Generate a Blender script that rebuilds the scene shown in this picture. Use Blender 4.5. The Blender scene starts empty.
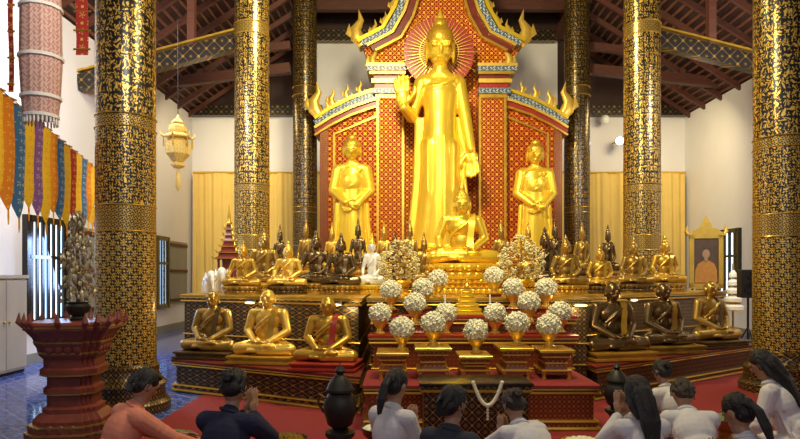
import bpy, bmesh, math, random
from mathutils import Vector, Matrix
random.seed(7)
sc = bpy.context.scene
C = sc.collection
PI = math.pi
F, EYE, HY = 620.0, 1.5, 275.0
CZ = 0.012
def ux(px, Y): return (px-400.0)*Y/F
def uz(py, Y): return EYE-(py-HY)*Y/F
V = Vector

# ------------------------------------------------------------------ materials
def newmat(name):
    m = bpy.data.materials.new(name); m.use_nodes = True
    nt = m.node_tree
    return m, nt, nt.nodes['Principled BSDF']
def mth(nt, op, a, b=0.0, c=0.0):
    n = nt.nodes.new('ShaderNodeMath'); n.operation = op
    for i, v in enumerate((a, b, c)):
        if isinstance(v, (int, float)): n.inputs[i].default_value = v
        else: nt.links.new(v, n.inputs[i])
    return n.outputs[0]
def mixc(nt, f, a, b):
    n = nt.nodes.new('ShaderNodeMix'); n.data_type = 'RGBA'
    for i, v in ((0, f), (6, a), (7, b)):
        if isinstance(v, (int, float)): n.inputs[i].default_value = v
        elif isinstance(v, tuple): n.inputs[i].default_value = (v[0], v[1], v[2], 1)
        else: nt.links.new(v, n.inputs[i])
    return n.outputs[2]
def coords(nt):
    t = nt.nodes.new('ShaderNodeTexCoord')
    s = nt.nodes.new('ShaderNodeSeparateXYZ')
    nt.links.new(t.outputs['Object'], s.inputs[0])
    return t.outputs['Object'], s.outputs[0], s.outputs[1], s.outputs[2]
def noise(nt, vec, scale, detail=3):
    n = nt.nodes.new('ShaderNodeTexNoise'); n.inputs['Scale'].default_value = scale
    n.inputs['Detail'].default_value = detail
    nt.links.new(vec, n.inputs['Vector'])
    return n.outputs[0]
def sh(c, k): return tuple(min(1, max(0, v*k)) for v in c)
def mat(name, col, rough=.5, metal=0.0, var=.18, scale=6, bump=0, bscale=40, emit=0, stretch=None, dist=.02):
    m, nt, b = newmat(name)
    vec, x, y, z = coords(nt)
    if stretch:
        mp = nt.nodes.new('ShaderNodeMapping'); mp.inputs['Scale'].default_value = stretch
        nt.links.new(vec, mp.inputs[0]); vec = mp.outputs[0]
    f = noise(nt, vec, scale)
    c = mixc(nt, f, sh(col, 1-var), sh(col, 1+var))
    nt.links.new(c, b.inputs['Base Color'])
    b.inputs['Roughness'].default_value = rough
    b.inputs['Metallic'].default_value = metal
    if bump:
        bn = nt.nodes.new('ShaderNodeBump'); bn.inputs['Strength'].default_value = bump
        bn.inputs['Distance'].default_value = dist
        nt.links.new(noise(nt, vec, bscale), bn.inputs['Height'])
        nt.links.new(bn.outputs[0], b.inputs['Normal'])
    if emit:
        nt.links.new(c, b.inputs['Emission Color']); b.inputs['Emission Strength'].default_value = emit
    return m
def step(nt, v, sharp=6.0):
    r = mth(nt, 'MULTIPLY_ADD', v, sharp, .5)
    n = nt.nodes.new('ShaderNodeClamp'); nt.links.new(r, n.inputs[0])
    return n.outputs[0]
GOLD = (.86, .50, .07)
def finish_gilt(nt, b, mask, ground, gold, metal, rough):
    nt.links.new(mixc(nt, mask, ground, gold), b.inputs['Base Color'])
    nt.links.new(mth(nt, 'MULTIPLY', mask, metal), b.inputs['Metallic'])
    b.inputs['Roughness'].default_value = rough
def swirl(nt, a, bb):
    s1 = mth(nt, 'SINE', mth(nt, 'ADD', a, mth(nt, 'MULTIPLY', mth(nt, 'SINE', bb), 1.7)))
    s2 = mth(nt, 'COSINE', mth(nt, 'ADD', bb, mth(nt, 'MULTIPLY', mth(nt, 'SINE', a), 1.7)))
    p = mth(nt, 'MULTIPLY', s1, s2)
    q = mth(nt, 'MULTIPLY', mth(nt, 'SINE', mth(nt, 'MULTIPLY', a, 3.0)), mth(nt, 'SINE', mth(nt, 'MULTIPLY', bb, 3.0)))
    return mth(nt, 'MULTIPLY_ADD', q, .5, p)
def rosette(nt, a, bb, pet=6.0, tw=7.0, base=.27, amp=.15, line=.455):
    u = mth(nt, 'SUBTRACT', mth(nt, 'FRACT', mth(nt, 'ADD', a, bb)), .5)
    v = mth(nt, 'SUBTRACT', mth(nt, 'FRACT', mth(nt, 'SUBTRACT', a, bb)), .5)
    r = mth(nt, 'SQRT', mth(nt, 'ADD', mth(nt, 'MULTIPLY', u, u), mth(nt, 'MULTIPLY', v, v)))
    th = mth(nt, 'ARCTAN2', v, u)
    edge = mth(nt, 'MULTIPLY_ADD', mth(nt, 'COSINE', mth(nt, 'ADD', mth(nt, 'MULTIPLY', th, pet), mth(nt, 'MULTIPLY', r, tw))), amp, base)
    m_ = step(nt, mth(nt, 'SUBTRACT', edge, r), 16)
    ring = step(nt, mth(nt, 'SUBTRACT', .03, mth(nt, 'ABSOLUTE', mth(nt, 'SUBTRACT', r, .13))), 30)
    m_ = mth(nt, 'MULTIPLY', m_, mth(nt, 'SUBTRACT', 1.0, ring))
    au, av = mth(nt, 'ABSOLUTE', u), mth(nt, 'ABSOLUTE', v)
    ln = step(nt, mth(nt, 'SUBTRACT', mth(nt, 'MAXIMUM', au, av), line), 24)
    cd = step(nt, mth(nt, 'SUBTRACT', mth(nt, 'ADD', au, av), .84), 16)
    return mth(nt, 'MAXIMUM', m_, mth(nt, 'MAXIMUM', ln, cd))
def gilt(name, ground, gold=GOLD, k=60.0, thr=0.1, metal=.6, rough=.35):
    m, nt, b = newmat(name)
    vec, x, y, z = coords(nt)
    a = mth(nt, 'MULTIPLY', mth(nt, 'ADD', x, mth(nt, 'MULTIPLY', y, .9)), k)
    bb = mth(nt, 'MULTIPLY', z, k)
    p = mth(nt, 'SUBTRACT', swirl(nt, a, bb), thr)
    finish_gilt(nt, b, step(nt, p, 4), ground, gold, metal, rough)
    return m
def lai(name, ground, gold, cell=.12, base=.22, amp=.15, metal=.6, rough=.35, pet=6.0, line=.46):
    m, nt, b = newmat(name)
    vec, x, y, z = coords(nt)
    a = mth(nt, 'MULTIPLY', mth(nt, 'ADD', x, mth(nt, 'MULTIPLY', y, .93)), 1/cell)
    bb = mth(nt, 'MULTIPLY', z, 1/cell)
    finish_gilt(nt, b, rosette(nt, a, bb, pet, 8.0, base, amp, line), ground, gold, metal, rough)
    return m
def gilt_column(name, gold, less=0.0):
    m, nt, b = newmat(name)
    vec, x, y, z = coords(nt)
    ang = mth(nt, 'MULTIPLY', mth(nt, 'ARCTAN2', y, x), 1/(2*PI))
    w1 = mth(nt, 'SUBTRACT', noise(nt, vec, 7, 1), .5); w2 = mth(nt, 'SUBTRACT', noise(nt, vec, 8.3, 1), .5)
    def zone(N, pet, tw, base, amp, vs, line=.46, sh_=0.0, wp=.9):
        a = mth(nt, 'ADD', mth(nt, 'MULTIPLY_ADD', ang, float(N), sh_), mth(nt, 'MULTIPLY', w1, wp))
        c = mth(nt, 'ADD', mth(nt, 'MULTIPLY', z, N/2.0*vs), mth(nt, 'MULTIPLY', w2, wp))
        return rosette(nt, a, c, pet, tw, base-less, amp, line)
    # flowing leafy flowers of two sizes, bent by a slow noise so they scroll
    up = mth(nt, 'MAXIMUM', zone(11, 5.0, 14.0, .18, .19, .75, .6), zone(23, 3.0, 8.0, .12, .15, .75, .6, .5))
    md = mth(nt, 'MAXIMUM', zone(16, 5.0, 10.0, .21, .17, .85, .6), zone(32, 3.0, 6.0, .14, .14, .85, .6, .5))
    lo_ = mth(nt, 'MAXIMUM', zone(18, 6.0, 8.0, .27, .15, .9, .6, 0, .5), zone(36, 4.0, 4.0, .16, .12, .9, .6, .5, .5))
    lo = mth(nt, 'LESS_THAN', z, 2.0)
    mid = mth(nt, 'LESS_THAN', z, 3.15)
    def lerp(f, a, c): return mth(nt, 'ADD', mth(nt, 'MULTIPLY', c, f), mth(nt, 'MULTIPLY', a, mth(nt, 'SUBTRACT', 1.0, f)))
    mask = lerp(lo, lerp(mid, up, md), lo_)
    def band(z0, z1):
        return mth(nt, 'MULTIPLY', mth(nt, 'GREATER_THAN', z, z0), mth(nt, 'LESS_THAN', z, z1))
    bd = mth(nt, 'ADD', mth(nt, 'ADD', band(1.98, 2.24), band(3.1, 3.22)), band(6.1, 6.3))
    tri = zone(26, 4.0, 4.0, .25, .14, 1.0, .47, 0, 0.0)
    mask = lerp(bd, mask, tri)
    finish_gilt(nt, b, mask, (.007, .006, .005), gold, .6, .3)
    return m
def diaper(name, ground, gold, k=9.0, w=.14, dots=.15):
    m, nt, b = newmat(name)
    vec, x, y, z = coords(nt)
    u = mth(nt, 'MULTIPLY', mth(nt, 'ADD', x, z), k)
    v = mth(nt, 'MULTIPLY', mth(nt, 'SUBTRACT', x, z), k)
    fu = mth(nt, 'SUBTRACT', mth(nt, 'FRACT', u), .5); fv = mth(nt, 'SUBTRACT', mth(nt, 'FRACT', v), .5)
    au, av = mth(nt, 'ABSOLUTE', fu), mth(nt, 'ABSOLUTE', fv)
    line = step(nt, mth(nt, 'SUBTRACT', mth(nt, 'MAXIMUM', au, av), .5-w*.5), 24)
    r = mth(nt, 'SQRT', mth(nt, 'ADD', mth(nt, 'MULTIPLY', fu, fu), mth(nt, 'MULTIPLY', fv, fv)))
    th = mth(nt, 'ARCTAN2', fv, fu)
    edge = mth(nt, 'MULTIPLY_ADD', mth(nt, 'COSINE', mth(nt, 'MULTIPLY', th, 4.0)), .09, dots)
    dot = step(nt, mth(nt, 'SUBTRACT', edge, r), 20)
    mask = mth(nt, 'MAXIMUM', mth(nt, 'MULTIPLY', line, .8), dot)
    n = noise(nt, vec, 1.2)
    g = mixc(nt, n, sh(ground, .6), sh(ground, 1.35))
    nt.links.new(mixc(nt, mask, g, gold), b.inputs['Base Color'])
    nt.links.new(mth(nt, 'MULTIPLY', mask, .6), b.inputs['Metallic'])
    b.inputs['Roughness'].default_value = .55
    b.inputs['Specular IOR Level'].default_value = .15
    return m

M = {}
M['gold'] = mat('bright_gold', (.97, .64, .05), .29, .6, .07, 5)
M['gold_hair'] = mat('gold_curls', (.72, .42, .04), .36, .65, .3, 40, .6, 90)
M['gold_old'] = mat('old_gold', (.60, .36, .05), .32, .68, .4, 7)
M['gold_soft'] = mat('leaf_gold', (.86, .56, .10), .34, .6, .2, 9)
M['bronze'] = mat('dark_bronze', (.15, .095, .038), .26, .72, .65, 6)
M['bronze_gold'] = mat('patchy_gilded_bronze', (.40, .245, .05), .29, .68, .7, 5)
M['black'] = mat('black_lacquer', (.012, .010, .010), .25, 0, .3)
M['porcelain'] = mat('white_porcelain', (.85, .85, .80), .3, 0, .05)
M['red'] = mat('red_lacquer', (.30, .024, .012), .35, 0, .3, 5)
M['darkred'] = mat('dark_red_lacquer', (.15, .018, .012), .35, 0, .4, 7)
M['standred'] = mat('worn_red_lacquer', (.19, .038, .02), .45, 0, .5, 9)
M['redcarpet'] = mat('red_carpet', (.25, .02, .018), .9, 0, .3, 30, .3, 200)
M['wall'] = mat('white_plaster', (.79, .765, .76), .85, 0, .04, 2)
M['wood'] = mat('red_brown_roof_wood', (.095, .028, .015), .65, 0, .45, 3, stretch=(1, 6, 6))
M['wood_dark'] = mat('dark_roof_wood', (.036, .012, .008), .65, 0, .45, 3)
M['batten'] = mat('batten_wood', (.17, .065, .034), .65, 0, .3, 3)
M['curtain'] = mat('yellow_curtain', (.80, .56, .15), .75, 0, .1, 2)
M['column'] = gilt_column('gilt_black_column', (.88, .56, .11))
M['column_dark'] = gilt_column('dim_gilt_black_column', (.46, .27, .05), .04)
M['altar'] = lai('gilt_black_altar', (.008, .006, .006), (.55, .32, .06), .11, .12, .16, line=.475)
M['altar_red'] = lai('gilt_red_altar', (.18, .012, .008), (.60, .33, .05), .09, .14, .16, line=.475)
M['beam'] = lai('gilt_black_beam', (.012, .009, .008), (.4, .24, .05), .3, .08, .10, line=.488)
M['diaper'] = diaper('red_gold_diaper', (.30, .014, .004), (.86, .40, .03), 4.0, .07, .21)
M['diaper_fine'] = diaper('red_gold_fine_diaper', (.26, .012, .004), (.88, .44, .04), 4.8, .08, .21)
M['bluewhite'] = gilt('blue_white_mosaic', (.05, .09, .17), (.50, .54, .52), 36, .25, .0)
M['skin'] = mat('skin', (.40, .22, .13), .5, 0, .1)
M['print_skin'] = mat('printed_skin', (.42, .25, .14), .6, 0, .1)
M['print_robe'] = mat('printed_robe', (.55, .24, .04), .6, 0, .25, 14)
M['hair'] = mat('black_hair', (.010, .008, .008), .48, 0, .5, 60, .9, 160, stretch=(1, 1, .14), dist=.008)
M['brownhair'] = mat('dark_brown_hair', (.030, .018, .013), .5, 0, .5, 60, .9, 160, stretch=(1, 1, .14), dist=.008)
M['eye'] = mat('dark_eye', (.02, .012, .01), .2)
def clothmat(n, c, var=.03): return mat(n, c, .9, 0, var, 5, .6, 7, stretch=(1.2, 1.2, .6), dist=.035)
M['white_cloth'] = clothmat('white_cloth', (.72, .70, .71))
M['cream_cloth'] = clothmat('cream_cloth', (.68, .64, .59))
M['orange_cloth'] = clothmat('coral_cloth', (.76, .26, .16))
M['navy_cloth'] = clothmat('navy_cloth', (.014, .016, .045), .2)
M['grey_cloth'] = clothmat('charcoal_cloth', (.035, .038, .055), .2)
M['dark_cloth'] = mat('dark_trouser_cloth', (.03, .028, .035), .85, 0, .3, 8)
M['flower'] = mat('cream_blossom', (.90, .85, .62), .75, 0, .15, 45)
M['leaf'] = mat('green_leaf', (.16, .24, .07), .6, 0, .4, 20)
M['iron'] = mat('black_iron', (.02, .02, .022), .45, .4, .3)
M['urn'] = mat('dull_black_bronze', (.028, .024, .02), .5, .4, .5, 12)
M['cabinet'] = mat('cream_cabinet', (.55, .51, .42), .5, 0, .06)
M['greywood'] = mat('grey_green_shutter', (.26, .26, .23), .6, 0, .2, 4, stretch=(1, 1, .2))
M['pane'] = mat('daylit_glass', (.45, .66, .98), .2, 0, .25, 3, emit=4.5)
M['lamp'] = mat('lit_lamp_glass', (.70, .82, 1.0), .3, 0, .05, emit=25)
M['bulb'] = mat('warm_lamp_glass', (1.0, .70, .30), .3, 0, .05, emit=2.2)
M['picture'] = mat('brown_portrait_print', (.10, .06, .035), .5, 0, .6, 5)
M['paper'] = gilt('printed_pink_beige_paper', (.56, .37, .31), (.42, .19, .15), 70, .1, 0, .85)
M['yellow_paper'] = gilt('yellow_paper_lantern', (.80, .56, .14), (.88, .72, .30), 60, .3, .1, .6)
def floral():
    m, nt, b = newmat('floral_white_cloth')
    vec, x, y, z = coords(nt)
    v = nt.nodes.new('ShaderNodeTexVoronoi'); v.inputs['Scale'].default_value = 14
    nt.links.new(vec, v.inputs['Vector'])
    mk = mth(nt, 'MULTIPLY', step(nt, mth(nt, 'SUBTRACT', .25, v.outputs['Distance']), 12), .6)
    nt.links.new(mixc(nt, mk, (.74, .72, .72), (.56, .38, .40)), b.inputs['Base Color'])
    b.inputs['Roughness'].default_value = .85
    return m
M['floral'] = floral()
def tiles():
    m, nt, b = newmat('glossy_dark_tile')
    vec, x, y, z = coords(nt)
    fx = mth(nt, 'FRACT', mth(nt, 'MULTIPLY', x, 2.4)); fy = mth(nt, 'FRACT', mth(nt, 'MULTIPLY', y, 2.4))
    ln = mth(nt, 'MAXIMUM', mth(nt, 'LESS_THAN', fx, .03), mth(nt, 'LESS_THAN', fy, .03))
    n = noise(nt, vec, 4)
    c = mixc(nt, n, (.02, .05, .28), (.05, .10, .38))
    ros = rosette(nt, mth(nt, 'MULTIPLY', x, 2.4), mth(nt, 'MULTIPLY', y, 2.4), 4.0, 3.0, .22, .1, .47)
    c = mixc(nt, mth(nt, 'MULTIPLY', ros, .5), c, (.32, .40, .66))
    nt.links.new(mixc(nt, ln, c, (.16, .18, .30)), b.inputs['Base Color'])
    b.inputs['Roughness'].default_value = .1
    b.inputs['IOR'].default_value = 1.4
    return m
M['tile'] = tiles()

# ------------------------------------------------------------------ mesh helpers
def mesh(bm, sharp=38, recalc=True):
    if recalc: bmesh.ops.recalc_face_normals(bm, faces=bm.faces)
    me = bpy.data.meshes.new('mesh'); bm.to_mesh(me); bm.free()
    me.polygons.foreach_set('use_smooth', [True]*len(me.polygons))
    me.set_sharp_from_angle(angle=math.radians(sharp))
    return me
work = bpy.data.scenes.new('work')
def fuse(bm, voxel, sm=3, fac=.5):
    me = bpy.data.meshes.new('temp'); bm.to_mesh(me); bm.free()
    o = bpy.data.objects.new('temp', me); work.collection.objects.link(o)
    r = o.modifiers.new('r', 'REMESH'); r.mode = 'VOXEL'; r.voxel_size = voxel
    if sm:
        s = o.modifiers.new('s', 'SMOOTH'); s.iterations = sm; s.factor = fac
    vl = work.view_layers[0]; vl.update()
    dg = vl.depsgraph
    out = bpy.data.meshes.new_from_object(o.evaluated_get(dg))
    bpy.data.objects.remove(o); bpy.data.meshes.remove(me)
    out.materials.clear()
    out.polygons.foreach_set('use_smooth', [True]*len(out.polygons))
    return out
def B(): return bmesh.new()
I3 = Matrix.Identity(3)
TPL = {}
def stamp(bm, key, make, Mx):
    if key not in TPL:
        t = bmesh.new(); make(t); me = bpy.data.meshes.new('tpl'); t.to_mesh(me); t.free()
        co = [0.0]*(3*len(me.vertices)); me.vertices.foreach_get('co', co); TPL[key] = (me, co)
    me, co = TPL[key]
    me.vertices.foreach_set('co', co); me.transform(Mx); bm.from_mesh(me)
def ell(bm, c, r, rot=None, seg=20, rings=12):
    if isinstance(r, (int, float)): r = (r, r, r)
    Mx = Matrix.Translation(V(c)) @ (rot or I3).to_4x4() @ Matrix.Diagonal((r[0], r[1], r[2], 1))
    stamp(bm, ('s', seg, rings), lambda t: bmesh.ops.create_uvsphere(t, u_segments=seg, v_segments=rings, radius=1), Mx)
def ico(bm, c, r, sub=1, rot=None):
    if isinstance(r, (int, float)): r = (r, r, r)
    Mx = Matrix.Translation(V(c)) @ (rot or I3).to_4x4() @ Matrix.Diagonal((r[0], r[1], r[2], 1))
    stamp(bm, ('i', sub), lambda t: bmesh.ops.create_icosphere(t, subdivisions=sub, radius=1), Mx)
def rings_skin(bm, rings, close=True):
    vs = [[bm.verts.new(p) for p in r] for r in rings]
    n = len(rings[0])
    for a, b in zip(vs, vs[1:]):
        for i in range(n):
            bm.faces.new((a[i], a[(i+1) % n], b[(i+1) % n], b[i]))
    if close:
        bm.faces.new(list(reversed(vs[0]))); bm.faces.new(vs[-1])
def cap(bm, p, q, r1, r2, seg=12):
    p, q = V(p), V(q); d = q-p; L = d.length
    ell(bm, p, r1, seg=seg, rings=8); ell(bm, q, r2, seg=seg, rings=8)
    if L < 1e-5: return
    R = d.to_track_quat('Z', 'Y').to_matrix(); ex, ey = R.col[0], R.col[1]
    cs = [(math.cos(2*PI*i/seg), math.sin(2*PI*i/seg)) for i in range(seg)]
    rings_skin(bm, [[p+(ex*a+ey*b)*r1 for a, b in cs], [q+(ex*a+ey*b)*r2 for a, b in cs]])
def chain(bm, pts, rs):
    for i in range(len(pts)-1): cap(bm, pts[i], pts[i+1], rs[i], rs[i+1])
def lathe(bm, prof, seg=28, c=(0, 0, 0), sx=1, sy=1, ph=0):
    rg = []
    for r, z in prof:
        r = max(r, 1e-4)
        rg.append([(c[0]+r*sx*math.cos(ph+2*PI*i/seg), c[1]+r*sy*math.sin(ph+2*PI*i/seg), c[2]+z) for i in range(seg)])
    rings_skin(bm, rg)
def tube(bm, pts, rs, seg=8, sy=1.0, ref=(0, 1, 0)):
    pts = [V(p) for p in pts]; rg = []
    if isinstance(rs, (int, float)): rs = [rs]*len(pts)
    for i, p in enumerate(pts):
        t = (pts[min(i+1, len(pts)-1)]-pts[max(i-1, 0)]).normalized()
        u = V(ref)-t*V(ref).dot(t)
        if u.length < .05: u = V((1, 0, 0))-t*t.x
        u.normalize(); v = t.cross(u)
        rg.append([p+rs[i]*(math.cos(2*PI*k/seg)*v+math.sin(2*PI*k/seg)*sy*u) for k in range(seg)])
    rings_skin(bm, rg)
def box(bm, x0, x1, y0, y1, z0, z1):
    rings_skin(bm, [[(x0, y0, z), (x1, y0, z), (x1, y1, z), (x0, y1, z)] for z in (z0, z1)])
def beam(bm, p, q, w, h):
    p, q = V(p), V(q); t = (q-p).normalized()
    s = t.cross(V((0, 0, 1)))
    if s.length < .01: s = V((1, 0, 0))
    s.normalize(); u = s.cross(t)
    rings_skin(bm, [[e-s*w/2-u*h/2, e+s*w/2-u*h/2, e+s*w/2+u*h/2, e-s*w/2+u*h/2] for e in (p, q)])
def prism_xz(bm, poly, y0, y1):
    a = [bm.verts.new((x, y0, z)) for x, z in poly]; b = [bm.verts.new((x, y1, z)) for x, z in poly]
    n = len(poly)
    for i in range(n): bm.faces.new((a[i], a[(i+1) % n], b[(i+1) % n], b[i]))
    bm.faces.new(list(reversed(a))); bm.faces.new(b)
def band_xz(bm, pts, w, y0, y1):
    L, R = [], []
    for i, p in enumerate(pts):
        a = V(pts[max(i-1, 0)]); b = V(pts[min(i+1, len(pts)-1)]); t = (b-a).normalized(); n = V((-t.y, t.x))
        L.append(V(p)+n*w/2); R.append(V(p)-n*w/2)
    for i in range(len(pts)-1):
        prism_xz(bm, [R[i], R[i+1], L[i+1], L[i]], y0, y1)
def offp(poly, d):
    n = len(poly); out = []
    for i in range(n):
        a, b, c = V(poly[i-1]), V(poly[i]), V(poly[(i+1) % n])
        e1, e2 = (b-a).normalized(), (c-b).normalized()
        n1, n2 = V((e1.y, -e1.x)), V((e2.y, -e2.x))
        out.append(b+(n1+n2)*d/(1+n1.dot(n2)))
    return out
def poly_loft(bm, poly, prof):
    rings_skin(bm, [[(p.x, p.y, z) for p in offp(poly, o)] for o, z in prof])
def rect(x0, x1, y0, y1): return [(x0, y0), (x1, y0), (x1, y1), (x0, y1)]
def ribbon(bm, pts, w, th=.01, wdir=(1, 0, 0)):
    wd = V(wdir).normalized(); rg = []
    pts = [V(p) for p in pts]
    for i, p in enumerate(pts):
        t = (pts[min(i+1, len(pts)-1)]-pts[max(i-1, 0)]).normalized()
        n = t.cross(wd).normalized()
        ww = w[i] if isinstance(w, (list, tuple)) else w
        rg.append([p-wd*ww/2-n*th/2, p+wd*ww/2-n*th/2, p+wd*ww/2+n*th/2, p-wd*ww/2+n*th/2])
    rings_skin(bm, rg)

# ------------------------------------------------------------------ object helpers
def tag(o, label=None, cat=None, group=None, kind=None):
    if label: o['label'] = label
    if cat: o['category'] = cat
    if group: o['group'] = group
    if kind: o['kind'] = kind
    return o
def thing(name, label, cat, loc, rz=0, s=1.0, group=None):
    o = bpy.data.objects.new(name, None); C.objects.link(o); o.empty_display_size = .1
    o.location = loc; o.rotation_euler = (0, 0, rz); o.scale = (s, s, s) if isinstance(s, (int, float)) else s
    return tag(o, label, cat, group)
def put(name, me, m, parent=None):
    if isinstance(me, bmesh.types.BMesh): me = mesh(me)
    o = bpy.data.objects.new(name, me); C.objects.link(o)
    if len(me.materials) == 0: me.materials.append(m)
    elif me.materials[0] != m:
        o.material_slots[0].link = 'OBJECT'; o.material_slots[0].material = m
    if parent: o.parent = parent
    return o
def struct(name, bm, m, parent=None):
    o = put(name, bm, m, parent)
    if not parent: o['kind'] = 'structure'
    return o

# ================================================================== SETTING
LX, RX, BY = -6.2, 8.5, 18.5
bm = B(); box(bm, LX-.3, RX+.3, -1.2, BY+.3, -.1, 0); struct('floor', bm, M['tile'])
bm = B(); box(bm, LX-.2, LX, -1.2, BY, 0, 6.25); struct('wall_left', bm, M['wall'])
bm = B(); box(bm, RX, RX+.2, -1.2, BY, 0, 6.25); struct('wall_right', bm, M['wall'])
bm = B(); prism_xz(bm, [(LX-.2, 0), (RX+.2, 0), (RX+.2, 6.3), (4.7, 6.3), (4.7, 8.5), (-2.6, 8.5), (-2.6, 6.3), (LX-.2, 6.3)], BY, BY+.2)
struct('wall_back', bm, M['wall'])
bm = B(); box(bm, LX, LX+.03, -1.2, BY, 0, .18); struct('baseboard_left', bm, M['greywood'])
bm = B(); box(bm, RX-.03, RX, -1.2, BY, 0, .18); struct('baseboard_right', bm, M['greywood'])
ceil = bpy.data.objects.new('ceiling', None); C.objects.link(ceil); ceil['kind'] = 'structure'
def slab(p, q, th=.08):
    bm = B(); n = V((-(q[1]-p[1]), q[0]-p[0])).normalized()*th
    if n.y < 0: n = -n
    prism_xz(bm, [p, q, (q[0]+n.x, q[1]+n.y), (p[0]+n.x, p[1]+n.y)], -1.2, BY+.25); return bm
L0, L1 = (LX-.35, 6.1), (-2.6, 8.7)
R0, R1 = (RX+.35, 6.1), (4.7, 8.7)
N0, N1, NR = (-2.6, 9.4), (4.7, 9.4), (1.05, 13.4)
slopes = [(L0, L1), (R0, R1), (N0, NR), (N1, NR)]
for p, q in slopes: put('roof_boarding', slab(p, q), M['wood_dark'], ceil)
bm = B(); box(bm, -2.7, -2.6, -1.2, BY+.2, 8.6, 9.5); put('clerestory_board', bm, M['wood'], ceil)
bm = B(); box(bm, 4.7, 4.8, -1.2, BY+.2, 8.6, 9.5); put('clerestory_board', bm, M['wood'], ceil)
bm = B(); prism_xz(bm, [(LX, 6.31), (-2.62, 6.31), (-2.62, 8.6)], BY, BY+.15); put('gable_board', bm, M['wood_dark'], ceil)
bm = B(); prism_xz(bm, [(RX, 6.31), (4.72, 6.31), (4.72, 8.6)], BY, BY+.15); put('gable_board', bm, M['wood_dark'], ceil)
bm = B(); prism_xz(bm, [(-2.6, 8.51), (4.7, 8.51), (4.7, 9.4), (1.05, 13.3), (-2.6, 9.4)], BY, BY+.15); put('gable_board', bm, M['wood_dark'], ceil)
for si, (p, q) in enumerate(slopes):
    p, q = V(p), V(q); d = (q-p); L = d.length; d.normalize(); n = V((d.y, -d.x))
    if n.y > 0: n = -n
    bm = B()
    k = .25
    while k < L:
        c = p+d*k+n*.03
        beam(bm, (c.x, -1.1, c.y), (c.x, BY, c.y), .045, .05); k += .2
    put('batten', bm, M['batten'], ceil)
    for y in [2+.9*i for i in range(19)]:
        if y > BY-.1: break
        bm = B(); a = p+n*.11+d*.1; b = q+n*.11
        beam(bm, (a.x, y, a.y), (b.x, y, b.y), .09, .12); put('rafter', bm, M['wood'], ceil)
trim = [0]
def tie(p, q, w, h, m):
    trim[0] += 1
    bm = B(); beam(bm, p, q, w, h); return struct('trim_%d' % trim[0], bm, m)
C2, C5 = (ux(252, 12), 12), (ux(642, 12), 12)
tie((C2[0]-.3, 12, 6.0), (LX, 12, 5.2), .2, .3, M['beam'])
tie((C5[0]+.3, 12, 6.05), (RX, 12, 5.15), .2, .3, M['beam'])
tie((C2[0]-.3, 12, 6.22), (LX, 12, 5.42), .24, .04, M['gold_old'])
tie((C5[0]+.3, 12, 6.27), (RX, 12, 5.37), .24, .04, M['gold_old'])
tie((LX, BY-.15, 6.35), (-2.3, BY-.15, 6.35), .25, .3, M['beam'])
tie((RX, BY-.15, 6.35), (4.6, BY-.15, 6.35), .25, .3, M['beam'])
tie((-2.5, BY-.15, 8.55), (4.6, BY-.15, 8.55), .25, .3, M['beam'])
for s, xc, xw in ((-1, C2[0], LX), (1, C5[0], RX)):
    for y in (12, 16.2):
        for f in (.35, .7):
            x = xc+(xw-xc)*f
            zt = 8.55-2.4*f; zb = 6.1-.75*f if y == 12 else 6.5
            tie((x, y, zb), (x, y, zt), .14, .14, M['wood'])
        tie((xc, y, 7.5), (xc+(xw-xc)*.5, y, 7.3), .14, .2, M['wood'])
        if y > 13: tie((xc, y, 6.9), (xw, y, 6.5), .2, .25, M['wood'])
tie((-2.5, 17.2, 9.0), (4.6, 17.2, 9.0), .2, .35, M['wood'])
tie((-2.6, -1, 8.62), (-2.6, BY, 8.62), .25, .3, M['wood']); tie((4.7, -1, 8.62), (4.7, BY, 8.62), .25, .3, M['wood'])
def window(n, x, s, y0, y1, z0, z1, bars):
    w = bpy.data.objects.new('window_%d' % n, None); C.objects.link(w); w['kind'] = 'structure'; w.location = (x, (y0+y1)/2, z0)
    h = (y1-y0)/2; H = z1-z0
    d = .09*s
    for a in ((-h-.08, -h+.03, -.08, H+.08), (h-.03, h+.08, -.08, H+.08), (-h, h, H-.03, H+.08), (-h, h, -.08, .03), (-h, h, H*.62, H*.62+.06)):
        bm = B(); box(bm, min(0, d), max(0, d), a[0], a[1], a[2], a[3]); put('frame_bar', bm, M['black'], w)
    bm = B(); box(bm, min(.01*s, .03*s), max(.01*s, .03*s), -h, h, 0, H); put('pane', bm, M['pane'], w)
    for i in range(bars):
        bm = B(); c = -h+(i+.5)*2*h/bars
        beam(bm, (.06*s, c, .02), (.06*s, c, H-.02), .03, h/bars*1.0); put('louvre', bm, M['iron'], w)
window(1, LX, 1, 10.25, 11.4, .72, 2.42, 7)
window(2, LX, 1, 15.7, 16.4, .72, 2.42, 4)
window(3, RX, -1, 15.5, 16.5, .9, 2.6, 4)
def shutter(label, x, s, y0, y1, z0, z1):
    t = thing('window_shutter', label, 'shutter', (x, (y0+y1)/2, z0)); h = (y1-y0)/2; H = z1-z0
    bm = B(); box(bm, min(0, .05*s), max(0, .05*s), -h, h, 0, H); put('board', bm, M['greywood'], t)
    for zz in (.06, H*.5, H-.14):
        bm = B(); box(bm, min(.05*s, .075*s), max(.05*s, .075*s), -h+.02, h-.02, zz, zz+.08); put('batten', bm, M['wood'], t)
shutter('grey wooden shutter folded flat on the white wall behind the gold tree stand', LX+.005, 1, 11.55, 12.6, .72, 2.42)
shutter('grey wooden shutter beside the far narrow window left of the yellow curtain', LX+.005, 1, 16.55, 17.9, .72, 2.42)
shutter('grey wooden shutter on the right wall between window and yellow curtain', RX-.005, -1, 16.65, 17.7, .9, 2.6)
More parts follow.
